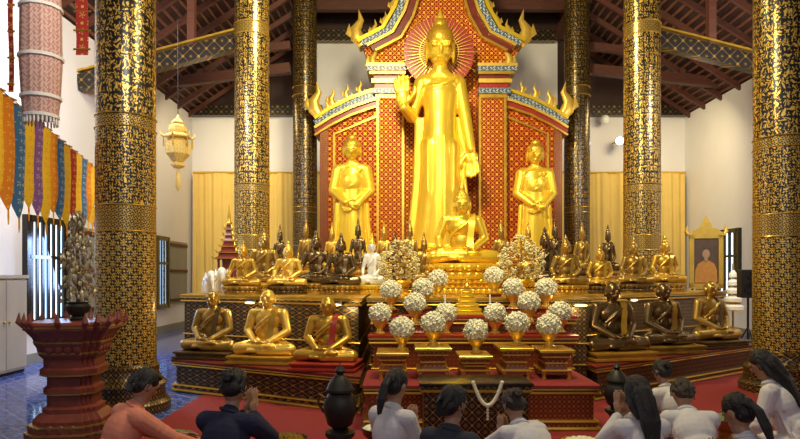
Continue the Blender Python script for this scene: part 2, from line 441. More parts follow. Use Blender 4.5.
def curtain(label, x0, x1, z1, ph):
    t = thing('curtain', label, 'curtain', ((x0+x1)/2, BY-.25, 0)); h = (x1-x0)/2
    bm = B(); n = 340; rows_ = []
    for j in range(9):
        z = .03+(z1-.03)*j/8; f = 1-.45*j/8; row = []
        for i in range(n+1):
            x = -h+2*h*i/n
            y = f*(.05*math.sin(x*9+ph+1.3*math.sin(x*1.7)+.25*math.sin(z*1.3+x))+.028*math.sin(x*23+2*math.sin(x*3.1))+.012*math.sin(x*47+z*.6))
            row.append(bm.verts.new((x, y, z)))
        rows_.append(row)
    for a, b in zip(rows_, rows_[1:]):
        for i in range(n): bm.faces.new((a[i], a[i+1], b[i+1], b[i]))
    put('cloth', mesh(bm, 180), M['curtain'], t)
    bm = B(); tube(bm, [(-h, 0, z1+.02), (h, 0, z1+.02)], .03); put('rail', bm, M['gold_soft'], t)
curtain('pleated yellow curtain across the back wall left of the shrine', LX+.1, -1.75, 4.5, 0)
curtain('pleated yellow curtain across the back wall right of the shrine', 4.2, RX-.1, 4.5, 2)
bm = B(); box(bm, -2.45, RX-.4, .3, 11.2, .001, CZ)
o = put('carpet', bm, M['redcarpet']); tag(o, 'wide red carpet the worshippers sit on in front of the altar', 'carpet')

# ================================================================== COLUMNS
def column(px, Y, r, label, h=8.6, m='column'):
    x = ux(px, Y)
    t = thing('column', label, 'column', (x, Y, CZ+.001 if x > -2.4 and Y < 11 else 0), group='gilded black columns')
    bm = B(); lathe(bm, [(r*1.02, .5), (r, 1.5), (r*.97, h)], 48); put('shaft', bm, M[m], t)
    bm = B(); lathe(bm, [(r*1.5, 0), (r*1.5, .1), (r*1.35, .14), (r*1.3, .25), (r*1.38, .3), (r*1.2, .36), (r*1.1, .42), (r*1.12, .5), (r*1.0, .53)], 48); put('base', bm, M['altar'], t)
    for z, hh in ((1.965, .018), (2.245, .018), (3.09, .016), (3.225, .016), (6.08, .02), (6.3, .02)):
        bm = B(); rr = r*1.015; lathe(bm, [(rr-.02, z), (rr, z+.004), (rr+.005, z+hh/2), (rr, z+hh), (rr-.02, z+hh+.004)], 48); put('gold_ring', bm, M['gold_old'], t)
    bm = B(); lathe(bm, [(r*.95, h-.25), (r*1.1, h-.18), (r*1.05, h-.12), (r*1.15, h-.04), (r*1.15, h)], 48); put('capital', bm, M['gold_old'], t)
column(126, 6.9, .315, 'thick gilded black column nearest on the left, behind the red stand')
column(252, 12, .335, 'gilded black column behind the left end of the altar')
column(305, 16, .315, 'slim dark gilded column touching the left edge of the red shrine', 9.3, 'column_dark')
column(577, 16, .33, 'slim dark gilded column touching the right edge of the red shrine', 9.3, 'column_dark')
column(642, 12, .345, 'gilded black column behind the right end of the altar')
column(782, 8, .335, 'thick gilded black column nearest on the right, beside the loudspeaker')

# ================================================================== SHRINE BACKDROP
SY = 15.3; SX = ux(441, SY)
shrine = thing('shrine_backdrop', 'tall red and gold shrine with flared gable behind the standing golden Buddhas', 'shrine', (SX, SY, 0))
def q(px, py): return ((px-441)*SY/F, uz(py, SY))
for sgn in (-1, 1):
    def w(dx, py): return ((dx*sgn)*SY/F, uz(py, SY))
    bm = B(); prism_xz(bm, [(w(38, 275)[0], 0), (w(121, 275)[0], 0), w(121, 122), w(56, 94), w(38, 94)], .05, .6); put('side_panel', bm, M['diaper'], shrine)
    S0 = [(126, 124), (110, 114), (90, 104), (70, 97), (50, 92)]
    for off, wd, y0, mm, nm in ((0, .14, -.1, 'bluewhite', 'side_roof_trim'), (-5, .08, -.14, 'gold', 'gold_side_edge'), (4.5, .06, -.13, 'gold_soft', 'gold_side_edge'), (8, .1, -.06, 'red', 'side_roof_trim'), (11.5, .05, -.08, 'gold_old', 'gold_side_edge')):
        bm = B(); band_xz(bm, [w(a, b+off) for a, b in S0], wd, y0, .62); put(nm, bm, M[mm], shrine)
    bm = B(); band_xz(bm, [w(117, 276), w(117, 126)], .2, -.02, .3); put('side_pilaster', bm, M['altar_red'], shrine)
    bm = B(); band_xz(bm, [w(107, 276), w(107, 134), w(60, 114)], .06, -.0, .1); put('inner_moulding', bm, M['gold_old'], shrine)
    bm = B(); x0, x1 = sorted((w(38, 0)[0], w(63, 0)[0])); box(bm, x0, x1, -.16, .6, 0, uz(100, SY)); put('pilaster', bm, M['diaper_fine'], shrine)
    for dx in (38, 63):
        bm = B(); x = w(dx, 0)[0]; box(bm, x-.03, x+.03, -.19, .1, 0, uz(100, SY)); put('pilaster_edge', bm, M['gold_old'], shrine)
    for k, (e, y0, y1, mm) in enumerate(((2, 100, 96, 'gold_old'), (5, 96, 91, 'bluewhite'), (3, 91, 86, 'red'), (6, 86, 82, 'gold_soft'), (4, 82, 78, 'darkred'), (8, 78, 75, 'gold_old'), (10, 75, 71, 'bluewhite'), (11, 71, 68, 'gold_soft'))):
        bm = B(); x0, x1 = sorted((w(38-e*.3, 0)[0], w(63+e, 0)[0])); box(bm, x0, x1, -.16-.02*e, .62, uz(y0, SY), uz(y1, SY)); put('capital_moulding', bm, M[mm], shrine)
    g = [w(0, -118), w(20, -66), w(33, -14), w(41, 12), w(53, 33), w(78, 46)]
    for off, wd, y0, mm, nm in ((0, .14, -.2, 'bluewhite', 'bargeboard'), (.12, .09, -.24, 'gold', 'gold_gable_edge'), (-.11, .07, -.24, 'gold_soft', 'gold_gable_edge'), (-.22, .14, -.16, 'darkred', 'bargeboard'), (-.32, .06, -.18, 'gold_old', 'gold_gable_edge')):
        bm = B(); band_xz(bm, [(p[0]+sgn*off, p[1]+off*.5) for p in g], wd, y0, .5); put(nm, bm, M[mm], shrine)
    bm = B(); prism_xz(bm, [w(20, 40), w(33, -10), w(41, 12), w(53, 33), w(78, 46), w(70, 70), w(20, 70)], .02, .5); put('gable_panel', bm, M['diaper_fine'], shrine)
    def flame(dx, py, h, lean):
        bm = B(); bx, bz = w(dx, py); h = h*SY/F; l = lean*sgn
        P = [(bx, -.05, bz), (bx+l*.16*h, -.05, bz+.22*h), (bx+l*.2*h, -.05, bz+.45*h), (bx+l*.05*h, -.05, bz+.7*h), (bx+l*.12*h, -.05, bz+h)]
        tube(bm, P, [.12*h, .19*h, .15*h, .08*h, .004], 10, .5)
        tube(bm, [(bx+l*.2*h, -.05, bz+.2*h), (bx+l*.4*h, -.05, bz+.35*h), (bx+l*.38*h, -.05, bz+.6*h)], [.08*h, .09*h, .003], 8, .5)
        tube(bm, [(bx-l*.05*h, -.05, bz+.1*h), (bx-l*.2*h, -.05, bz+.25*h), (bx-l*.15*h, -.05, bz+.45*h)], [.06*h, .07*h, .003], 8, .5)
        put('flame_finial', bm, M['gold_soft'], shrine)
    flame(78, 46, 36, 1); flame(64, 38, 18, 1); flame(54, 28, 16, 1); flame(46, 12, 16, 1); flame(41, -4, 16, 1)
    flame(64, 70, 24, 1); flame(120, 118, 36, 1); flame(106, 108, 20, 1); flame(92, 100, 16, 1); flame(79, 95, 14, 1)
bm = B(); prism_xz(bm, [(q(403, 275)[0], 0), (q(479, 275)[0], 0), q(479, 20), q(472, -15), q(441, -100), q(410, -15), q(403, 20)], .1, .6); put('niche_panel', bm, M['diaper_fine'], shrine)

# ================================================================== ALTARS
def altar(name, label, poly, h, body, cat='altar', group=None, topm='red', z0=CZ):
    cx = sum(p[0] for p in poly)/len(poly); cy = sum(p[1] for p in poly)/len(poly)
    P = [(a-cx, b-cy) for a, b in poly]
    t = thing(name, label, cat, (cx, cy, z0), group=group)
    h -= z0
    b1 = min(.1, h*.2)
    bm = B(); poly_loft(bm, P, [(-.03, 0), (-.03, b1), (-.06, b1+.02), (-.06, h-b1-.02), (-.03, h-b1+.01), (-.03, h-.025)]); put('body', bm, M[body], t)
    zs = [(0, -.005, b1*.4), (b1*.85, -.015, b1*.25), (h-b1*1.05, -.018, b1*.25)]
    if h > .7: zs += [(h*.52, -.04, .02), (h*.3, -.04, .02)]
    for z, o_, e in zs:
        bm = B(); poly_loft(bm, P, [(o_-.04, z), (o_, z+.002), (o_+.006, z+e/2), (o_, z+e), (o_-.04, z+e+.002)]); put('gold_moulding', bm, M['gold_old'], t)
    bm = B(); poly_loft(bm, P, [(-.02, h-.035), (.0, h-.03), (.0, h-.005), (-.01, h)]); put('top_slab', bm, M[topm], t)
    bm = B(); poly_loft(bm, P, [(-.03, h-.052), (-.008, h-.05), (-.008, h-.036), (-.03, h-.034)]); put('gold_lip', bm, M['gold_soft'], t)
    return t
LOW, TOP, DAIS, RIS, MID = .42, 1.22, 1.7, 1.42, .83
altar('altar_ledge', 'low black and gold altar ledge carrying three monk statues on the left', [(-2.95, 7.98), (-.42, 6.6), (-.42, 7.5), (-2.95, 8.8)], LOW, 'altar', topm='darkred')
altar('altar_ledge', 'low black and gold altar ledge carrying three dark monk statues on the right', [(2.3, 7.3), (5.5, 9.6), (5.5, 10.5), (2.3, 8.25)], LOW, 'altar', topm='darkred')
altar('altar_table', 'high black and gold altar crowded with small Buddhas left of centre', [(-3.2, 9.0), (-.46, 7.62), (-.46, 11.4), (-3.2, 11.4)], TOP, 'altar', topm='gold_old')
altar('altar_table', 'high black and gold altar bearing small Buddhas right of centre', [(2.42, 8.5), (5.7, 10.8), (5.7, 11.4), (2.42, 11.4)], TOP, 'altar', topm='gold_old')
altar('altar_table', 'central high altar under the seated golden Buddha', rect(-.42, 2.38, 7.64, 11.4), TOP, 'altar', topm='gold_old')
altar('altar_riser', 'long red and gold riser behind the left Buddhas on the high altar', rect(-2.6, .5, 10.64, 11.38), RIS, 'altar_red', z0=TOP)
altar('altar_riser', 'long red and gold riser behind the right Buddhas on the high altar', rect(1.5, 4.15, 10.64, 11.38), RIS, 'altar_red', z0=TOP)
altar('altar_dais', 'rear dais under the three standing golden Buddhas', rect(-1.98, 3.95, 12.4, 15.05), DAIS, 'altar_red', z0=0)
altar('altar_step', 'upper red and gold flower step just below the central altar', rect(-.36, 2.1, 7.29, 7.59), 1.02, 'altar_red')
altar('altar_step', 'middle red and gold flower step behind the offering tables', rect(-.36, 2.0, 6.91, 7.25), MID, 'altar_red')
altar('altar_platform', 'red carpeted platform with gold edging under the offering tables', rect(-.36, 1.92, 5.9, 6.87), .45, 'altar_red', topm='redcarpet')
ords = ['leftmost', 'second from left', 'middle', 'fourth from left', 'rightmost']
hh = [.27, .32, .24, .32, .30]
for i, (a, b) in enumerate(((376, 409), (415, 452), (459, 493), (500, 534), (540, 575))):
    x0, x1 = ux(a, 6.2), ux(b, 6.2); w_ = (x1-x0)/2; h = hh[i]
    t = thing('offering_table', ords[i]+' of the five small red and gold offering tables on the red platform', 'table', ((x0+x1)/2, 6.42, .45), group='red offering tables')
    bm = B(); poly_loft(bm, rect(-w_+.03, w_-.03, -.2, .2), [(0, .05), (0, .08), (-.03, .1), (-.045, h*.5), (-.03, h-.08), (0, h-.06), (0, h-.03)]); put('body', bm, M['altar_red'], t)
    bm = B(); poly_loft(bm, rect(-w_, w_, -.23, .23), [(-.02, h-.04), (0, h-.03), (0, h-.008), (-.008, h)]); put('tabletop', bm, M['gold_old'], t)
    for z, o_ in ((.08, .0), (h*.5, -.035), (h-.085, -.01)):
        bm = B(); poly_loft(bm, rect(-w_+.03, w_-.03, -.2, .2), [(o_-.02, z), (o_+.008, z+.004), (o_+.008, z+.016), (o_-.02, z+.02)]); put('gold_moulding', bm, M['gold_soft'], t)
    for sx in (-1, 1):
        for sy in (-1, 1):
            bm = B(); x = sx*(w_-.05); y = sy*.18
            lathe(bm, [(.024, 0), (.026, .012), (.019, .032), (.032, .075)], 12, (x, y, 0)); put('foot', bm, M['gold_old'], t)
t = thing('offering_chest', 'black and gold offering chest at the foot of the red platform', 'chest', (ux(475, 5.3), 5.42, CZ))
w_ = .46
bm = B(); poly_loft(bm, rect(-w_, w_, -.22, .22), [(0, 0), (0, .08), (-.02, .1), (-.02, .48), (0, .5), (0, .55)]); put('body', bm, M['altar'], t)
bm = B(); poly_loft(bm, rect(-w_-.02, w_+.02, -.24, .24), [(-.01, .55), (.0, .555), (0, .575), (-.01, .58)]); put('lid', bm, M['black'], t)
for z in (.06, .5):
    bm = B(); poly_loft(bm, rect(-w_, w_, -.22, .22), [(-.01, z), (.008, z+.004), (.008, z+.022), (-.01, z+.026)]); put('gold_moulding', bm, M['gold_old'], t)
bm = B()
for k in range(34):
    u = k/33*2-1
    ico(bm, (u*.12, -.02, .045-.19*(1-u*u)), .018, 1)
for k in range(5): ico(bm, (0, -.02, -.16-.025*k), .014, 1)
o = put('flower_garland', bm, M['flower']); o.location = (ux(487, 5.2), 5.182, .56); tag(o, 'white jasmine garland draped on the front of the black chest', 'garland')

# ================================================================== STATUES
def hand(bm, w, f, n, side, s, r, curl=.15):
    w, f, n = V(w), V(f).normalized(), V(n).normalized(); n = (n-f*n.dot(f)).normalized()
    t = f.cross(n)*side
    R = Matrix((t, n, f)).transposed()
    ell(bm, w+f*.045*s, (.042*s, .017*s, .052*s), R, 14, 8)
    for off, L in ((-.032, .055), (-.011, .072), (.011, .078), (.031, .068)):
        p = w+f*.085*s+t*off*s
        m = p+f*L*.55*s+t*off*.15*s+n*curl*.03*s
        e = m+f*L*.5*s+n*curl*.07*s
        chain(bm, [p, m, e], [r, r*.95, r*.8])
    p = w+f*.025*s+t*.035*s; m = p+t*.03*s+f*.035*s+n*.01*s; e = m+t*.008*s+f*.035*s
    chain(bm, [p, m, e], [r*1.2, r*1.05, r*.85])
def seated_meshes(monk=False):
    D = {}
    bm = B()
    for s in (-1, 1):
        chain(bm, [(s*.13, .03, .11), (s*.36, -.14, .085), (-s*.02, -.25, .07+(.05 if s < 0 else 0))], [.115, .088, .055])
        ell(bm, (-s*.11, -.26, .075+(.06 if s < 0 else 0)), (.09, .045, .032))
    ell(bm, (0, .03, .12), (.22, .17, .12)); ell(bm, (0, .02, .30), (.15, .11, .17))
    wsh = .2 if not monk else .215
    ell(bm, (0, .01, .49), (.185, .115, .16)); cap(bm, (-wsh*.8, .015, .575), (wsh*.8, .015, .575), .072, .072)
    cap(bm, (0, .01, .62), (0, -.005, .73), .066, .06)
    hz = .79; hy = -.01
    ell(bm, (0, hy, hz), (.096, .106, .125)); ell(bm, (0, hy-.03, hz-.07), (.066, .066, .055))
    ell(bm, (0, hy-.108, hz-.015), (.016, .022, .034)); ell(bm, (0, hy-.1, hz-.06), (.034, .014, .009)); ell(bm, (0, hy-.097, hz-.075), (.028, .014, .009))
    for s in (-1, 1):
        ell(bm, (s*.042, hy-.094, hz+.026), (.034, .014, .008)); ell(bm, (s*.042, hy-.09, hz+.006), (.026, .014, .01))
        ell(bm, (s*.1, hy+.01, hz-.03), (.016, .03, .075 if not monk else .05))
    def arm(s, el, wr): chain(bm, [(s*wsh, .015, .575), el, wr], [.068, .055, .042])
    if monk:
        for s in (-1, 1):
            arm(s, (s*.285, -.02, .33), (s*.1, -.22, .19))
            hand(bm, (s*.1, -.23, .185), (-s, -.25, 0), (0, .1, 1), s, .75, .015)
        for k in range(4):
            chain(bm, [(.17-.035*k, -.06-.012*k, .6-.02*k), (.02-.05*k, -.118, .46-.045*k), (-.13, -.085+.01*k, .36-.03*k)], [.011, .012, .011])
        for k in range(3):
            chain(bm, [(-.25, -.2, .12+.02*k), (0, -.29+.02*k, .09+.03*k), (.25, -.2, .12+.02*k)], [.012, .014, .012])
    else:
        arm(-1, (-.29, .0, .33), (-.285, -.17, .22)); hand(bm, (-.285, -.18, .21), (0, -.45, -1), (0, 1, -.4), 1, .95, .017)
        arm(1, (.28, .0, .33), (.12, -.2, .2)); hand(bm, (.12, -.21, .195), (-1, -.15, 0), (0, 0, 1), 1, .85, .016)
    chain(bm, [(.15, -.02, .635), (.08, -.1, .56), (-.04, -.122, .46), (-.15, -.09, .37)], [.018, .018, .018, .018])
    D['body'] = fuse(bm, .0095, 3)
    bm = B()
    P = [(.125, .05, .655), (.125, -.02, .655), (.115, -.09, .60), (.105, -.125, .5), (.095, -.125, .4), (.085, -.135, .3), (.08, -.17, .22)]
    ribbon(bm, P, .075, .016); D['robe_sash'] = mesh(bm, 60)
    if not monk:
        bm = B(); ell(bm, (0, .005, .835), (.104, .112, .1)); ell(bm, (0, .02, .93), (.058, .058, .055)); ell(bm, (0, .05, .76), (.09, .07, .08))
        D['hair'] = fuse(bm, .011, 2)
        bm = B(); lathe(bm, [(.025, .96), (.04, .99), (.034, 1.02), (.018, 1.05), (.003, 1.08)], 12, (0, .02, 0)); D['finial'] = mesh(bm, 60)
        bm = B(); prof = [(.44, 0), (.45, .035), (.40, .05), (.36, .075), (.36, .1), (.41, .125), (.455, .15), (.45, .185), (.40, .2)]
        lathe(bm, prof, 32, (0, -.06, 0), 1, .72)
        for k in range(22):
            a = 2*PI*k/22; Rz = Matrix.Rotation(a, 3, 'Z')
            ell(bm, (.43*math.cos(a), -.06+.72*.43*math.sin(a), .145), (.022, .06, .045), Rz, 8, 6)
            ell(bm, (.41*math.cos(a), -.06+.72*.41*math.sin(a), .055), (.022, .06, .035), Rz, 8, 6)
        D['lotus_base'] = mesh(bm, 40)
    else:
        bm = B(); poly_loft(bm, rect(-.43, .43, -.36, .27), [(0, 0), (.02, .015), (.02, .04), (-.02, .055), (-.02, .075), (.01, .09), (.01, .11), (-.01, .12)]); D['plinth'] = mesh(bm, 30)
    return D
SB = seated_meshes(False); SM = seated_meshes(True)
def seated(label, px, Y, ytop, m, zbase, base='gold_old', hair=None, rz=0, group='small seated Buddhas on the altar', wx=1.0):
    s = (uz(ytop, Y)-zbase)/1.2
    t = thing('buddha_statue', label, 'statue', (ux(px, Y), Y, zbase), rz, (s*wx, s*min(wx, 1.0), s), group)
    put('lotus_base', SB['lotus_base'], M[base], t)
    for nme, mm in (('body', m), ('robe_sash', m), ('hair', hair or m), ('finial', hair or m)):
        o = put(nme, SB[nme], M[mm], t); o.location = (0, 0, .195)
    return t
def monk(label, px, Y, h, m, rz, zbase=LOW, base='gold_old'):
    s = h/1.04
    t = thing('monk_statue', label, 'statue', (ux(px, Y), Y, zbase), rz, (s*1.06, s, s), 'seated monk statues on the ledges')
    put('plinth', SM['plinth'], M[base], t)
    o = put('body', SM['body'], M[m], t); o.location = (0, 0, .115)
    o = put('robe_sash', SM['robe_sash'], M[base], t); o.location = (0, 0, .115)
monk('dark gilded monk statue, farthest left on the low left ledge', 213, 8.16, .88, 'bronze_gold', -.25, base='bronze')
monk('bright gold monk statue, middle one on the low left ledge', 268, 7.72, .91, 'gold_soft', -.2)
monk('gold monk statue on a red plinth, nearest the red platform', 328, 7.18, .84, 'gold_old', -.15, base='red')
monk('dark bronze monk statue, first on the low right ledge beside the red platform', 612, 8.05, 1.0, 'bronze', .25, base='gold_old')
monk('dark monk statue with gilded patches, middle one on the low right ledge', 663, 8.75, .98, 'bronze', .3, base='bronze_gold')
monk('gilded bronze monk statue, farthest right on the low right ledge', 710, 9.4, 1.0, 'bronze_gold', .35, base='bronze')
t = thing('tiered_pedestal', 'stepped golden pedestal under the large central seated Buddha', 'pedestal', (ux(462, 9.4), 9.4, TOP))
z = 0
for k, (w_, hk) in enumerate(((.56, .08), (.45, .07), (.52, .07))):
    bm = B(); poly_loft(bm, rect(-w_, w_, -w_*.7, w_*.7), [(-.02, z), (0, z+.01), (0, z+hk*.35), (-.025, z+hk*.5), (-.025, z+hk*.8), (0, z+hk*.9), (0, z+hk)])
    put('tier', bm, M['gold_soft'], t)
    n = int(w_*26)
    bm = B()
    for j in range(n): ell(bm, (-w_+.03+(2*w_-.06)*j/(n-1), -w_*.7+.005, z+hk*.6), ((w_-.03)/(n-1)*1.1, .02, hk*.42), None, 8, 6)
    put('petal_row', bm, M['gold'], t)
    z += hk
seated('large bright golden seated Buddha at the centre of the high altar', 462, 9.42, 188, 'gold', TOP+z+.002, 'gold', 'gold_hair', group=None, wx=1.08)
rows = [
 ('gold seated Buddha at the left end of the altar, next to the white elephants', 243, 9.1, 243, 'gold_old', 'bronze_gold', None, 1.04),
 ('taller dark gold seated Buddha behind the leftmost gold one on the altar', 264, 9.95, 231, 'bronze_gold', 'gold_old', None, .96),
 ('bright gold seated Buddha in the front row, third from left', 288, 9.1, 243, 'gold_soft', 'bronze', None, 1.06),
 ('dark gilded seated Buddha in the middle row left of the black one', 316, 9.92, 233, 'bronze', 'bronze_gold', None, .96),
 ('black bronze seated Buddha in the front row below the left standing Buddha', 341, 9.0, 236, 'bronze', 'bronze_gold', None, .98),
 ('white seated Buddha with golden hair left of the golden leaf tree', 372, 9.0, 236, 'porcelain', 'gold', 'gold', .64),
 ('dark seated Buddha in the middle row behind the white one', 395, 10.02, 235, 'bronze', 'gold_old', None, .68),
 ('dark seated Buddha between the left leaf tree and central Buddha', 424, 10.05, 235, 'bronze_gold', 'gold_old', None, .6),
 ('dark seated Buddha just right of the right leaf tree', 545, 9.95, 230, 'bronze', 'gold_old', None, .9),
 ('gold and dark seated Buddha in front row right of the right leaf tree', 566, 9.14, 238, 'bronze_gold', 'gold_old', None, 1.02),
 ('small gold seated Buddha at the front edge of the altar right of centre', 600, 9.5, 247, 'gold_old', 'bronze', None, 1.06),
 ('brownish gold seated Buddha left of the right altar column', 634, 10.15, 240, 'bronze_gold', 'bronze', None, .98),
 ('gold seated Buddha at the right end of the altar in front of the column', 665, 10.66, 238, 'gold_old', 'bronze_gold', None, .98),
]
for lb, px, Y, yt, m, b, h, wx in rows: seated(lb, px, Y, yt, m, TOP, b, h, wx=wx)
back = [
 (280, 227, 'bronze', 'bronze_gold', 'dark seated Buddha, first from left on the left riser'),
 (306, 222, 'bronze_gold', 'gold_old', 'patchy gilded seated Buddha, second from left on the left riser'),
 (332, 225, 'gold_old', 'bronze', 'old gold seated Buddha, third from left on the left riser'),
 (358, 221, 'bronze', 'gold_old', 'dark seated Buddha on the left riser at the feet of the left standing Buddha'),
 (384, 224, 'gold_old', 'gold_old', 'old gold seated Buddha on the left riser behind the white one'),
 (410, 222, 'bronze_gold', 'bronze', 'gilded seated Buddha, last on the right of the left riser'),
 (501, 222, 'bronze_gold', 'gold_old', 'gilded seated Buddha on the right riser beside the large central Buddha'),
 (528, 224, 'gold_old', 'bronze', 'old gold seated Buddha on the right riser behind the right leaf tree'),
 (555, 221, 'bronze', 'gold_old', 'black seated Buddha on the right riser at the feet of the right standing Buddha'),
 (582, 225, 'bronze_gold', 'bronze', 'gilded seated Buddha on the right riser below the right slim column'),
 (608, 227, 'bronze', 'bronze_gold', 'dark seated Buddha, last on the right of the right riser'),
]
for px, yt, m, b, lb in back: seated(lb, px, 11.02, yt, m, RIS, b, None, wx=.55 if px < 450 else .57)

def standing_meshes(main):
    D = {}; bm = B()
    rg = []
    prof = ((.015, .122, .055), (.06, .112, .056), (.14, .10, .057), (.25, .09, .06), (.36, .082, .061), (.45, .077, .06), (.53, .068, .054), (.6, .069, .052), (.68, .077, .055), (.73, .068, .045)) if main else \
           ((.015, .12, .06), (.08, .112, .06), (.2, .102, .062), (.33, .096, .064), (.45, .094, .064), (.52, .092, .062), (.6, .096, .062), (.68, .1, .062), (.73, .084, .052))
    for z, rx, ry in prof:
        rg.append([(rx*math.cos(2*PI*i/28), ry*math.sin(2*PI*i/28), z) for i in range(28)])
    rings_skin(bm, rg)
    for s in (-1, 1):
        if main:
            chain(bm, [(s*.036, -.010, .46), (s*.036, -.013, .26), (s*.038, -.006, .06)], [.045, .043, .038])
        else:
            chain(bm, [(s*.036, -.012, .46), (s*.036, -.018, .26), (s*.038, -.012, .06)], [.044, .04, .034])
            chain(bm, [(s*.108, .0, .44), (s*.116, .0, .28), (s*.132, .0, .06)], [.02, .02, .022])
        ell(bm, (s*.05, -.06, .014), (.03, .06, .016))
    if main:
        prism_xz(bm, [(-.136, .025), (.136, .025), (.114, .2), (.1, .4), (.098, .58), (-.098, .58), (-.1, .4), (-.114, .2)], -.004, .02)
        for s in (-1, 1): chain(bm, [(s*.098, .008, .57), (s*.106, .008, .3), (s*.134, .008, .03)], [.011, .011, .013])
    sw = .064 if main else .082
    cap(bm, (-sw, 0, .728 if main else .722), (sw, 0, .728 if main else .722), .036 if main else .043, .036 if main else .043)
    cap(bm, (-sw*.5, 0, .742), (0, 0, .765), .033, .035); cap(bm, (sw*.5, 0, .742), (0, 0, .765), .033, .035)
    cap(bm, (0, 0, .75), (0, -.008, .82), .033, .032)
    k = 1.0 if main else 1.1
    Hc = V((0, -.014, .876)); Rh = Matrix.Rotation(.24, 3, 'X')
    def hd(x, y, z, r): ell(bm, Hc+Rh @ V((x, y, z)), r, Rh)
    hd(0, 0, 0, (.054*k, .062*k, .078)); hd(0, -.022, -.045, (.039*k, .038, .034))
    hd(0, -.067*k, -.012, (.0085, .013, .022)); hd(0, -.061, -.04, (.020, .009, .006)); hd(0, -.059, -.049, (.016, .009, .006))
    for s in (-1, 1):
        hd(s*.025, -.058*k, .018, (.021, .009, .005)); hd(s*.025, -.056*k, .004, (.017, .009, .007))
        hd(s*.057*k, .008, -.02, (.009, .02, .05))
    if main:
        chain(bm, [(-.08, 0, .726), (-.120, .012, .585), (-.154, -.045, .61)], [.032, .027, .021])
        hand(bm, (-.157, -.048, .617), (-.08, -.05, 1), (0, -1, 0), 1, .76, .009, .05)
        chain(bm, [(.08, 0, .726), (.110, .005, .57), (.132, -.008, .44)], [.032, .027, .02])
        hand(bm, (.134, -.01, .435), (.06, -.03, -1), (-.3, -1, 0), 1, .68, .009, .1)
        chain(bm, [(.072, -.03, .742), (.03, -.05, .715), (-.03, -.048, .70), (-.072, -.02, .712)], [.006, .006, .006, .006])
    else:
        chain(bm, [(-.104, 0, .714), (-.134, .0, .55), (-.036, -.088, .445)], [.045, .041, .028])
        chain(bm, [(.104, 0, .714), (.134, .0, .55), (.036, -.082, .425)], [.045, .041, .028])
        hand(bm, (-.036, -.09, .442), (1, -.05, -.35), (0, -1, 0), -1, .62, .0095, -.1)
        hand(bm, (.036, -.078, .422), (-1, -.05, -.35), (0, -1, 0), 1, .62, .0095, -.1)
        ell(bm, (0, -.028, .62), (.08, .045, .1))
        for k2 in range(3): chain(bm, [(.07-.012*k2, -.05, .71-.035*k2), (.0, -.07, .65-.035*k2), (-.06+.01*k2, -.052, .625-.035*k2)], [.004, .005, .004])
    D['body'] = fuse(bm, .0042, 4)
    bm = B()
    hd(0, .01, .032, (.059*k, .066*k, .06)); hd(0, .038, -.015, (.052*k, .045, .06)); hd(0, .018, .09, (.032, .032, .03))
    D['hair'] = fuse(bm, .0045, 2)
    if main:
        bm = B(); lathe(bm, [(.012, .985), (.018, .997), (.015, 1.01), (.008, 1.028), (.001, 1.045)], 12, (0, -.018, -.008)); D['finial'] = mesh(bm, 60)
    for j, s in enumerate((-1, 1)):
        bm = B(); ribbon(bm, [(s*.012, -.052, .49), (s*.014, -.055, .3), (s*.016, -.05, .05)], .008, .016); D['robe_pleat%d' % j] = mesh(bm, 60)
    bm = B(); lathe(bm, [(.2, 0), (.21, .012), (.18, .02), (.165, .03), (.19, .042), (.205, .052), (.19, .06)], 36, (0, -.01, 0), 1, .72)
    for i in range(24):
        a = 2*PI*i/24; ell(bm, (.195*math.cos(a), -.01+.14*math.sin(a), .045), (.01, .026, .016), Matrix.Rotation(a, 3, 'Z'), 8, 6)
    D['lotus_base'] = mesh(bm, 40)
    return D
def standing(D, label, px, Y, ytop, zb, dx=1.0):
    s = (uz(ytop, Y)-zb)/1.055
    t = thing('buddha_statue', label, 'statue', (ux(px, Y), Y, zb), 0, (s*dx, s, s))
    put('lotus_base', D['lotus_base'], M['gold_soft'], t)
    for n in ('body', 'robe_pleat0', 'robe_pleat1', 'hair', 'finial'):
        if n not in D: continue
        o = put(n.rstrip('01'), D[n], M['gold_hair' if n == 'hair' else 'gold'], t); o.location = (0, 0, .058)
    return t
ms = standing(standing_meshes(True), 'towering standing golden Buddha with raised right palm and rayed halo', 440, 14.35, 20, DAIS)
hc = V((0, .06, .94))
bm = B(); lathe(bm, [(.155, -.004), (.155, .004)], 48); me = mesh(bm)
o = put('halo_disc', me, M['red'], ms); o.rotation_euler = (PI/2, 0, 0); o.location = hc+V((0, .012, 0))
bm = B()
for i in range(52):
    a = 2*PI*i/52; d = V((math.cos(a), 0, math.sin(a))); R_ = (.185, .15, .165, .15)[i % 4]
    tube(bm, [hc+d*.03, hc+d*.09, hc+d*R_], [.001, .0021, .0005], 6, .6)
tube(bm, [hc+V((math.cos(2*PI*i/48), 0, math.sin(2*PI*i/48)))*.085 for i in range(49)], .0024, 6, ref=(0, 1, 0))
put('halo_rays', bm, M['gold_soft'], ms)
SS = standing_meshes(False)
standing(SS, 'golden standing Buddha with hands crossed at the waist, on the left of the shrine', 352, 13.5, 135, DAIS, 1.08)
standing(SS, 'golden standing Buddha with hands crossed at the waist, on the right of the shrine', 535, 13.5, 140, DAIS, 1.08)

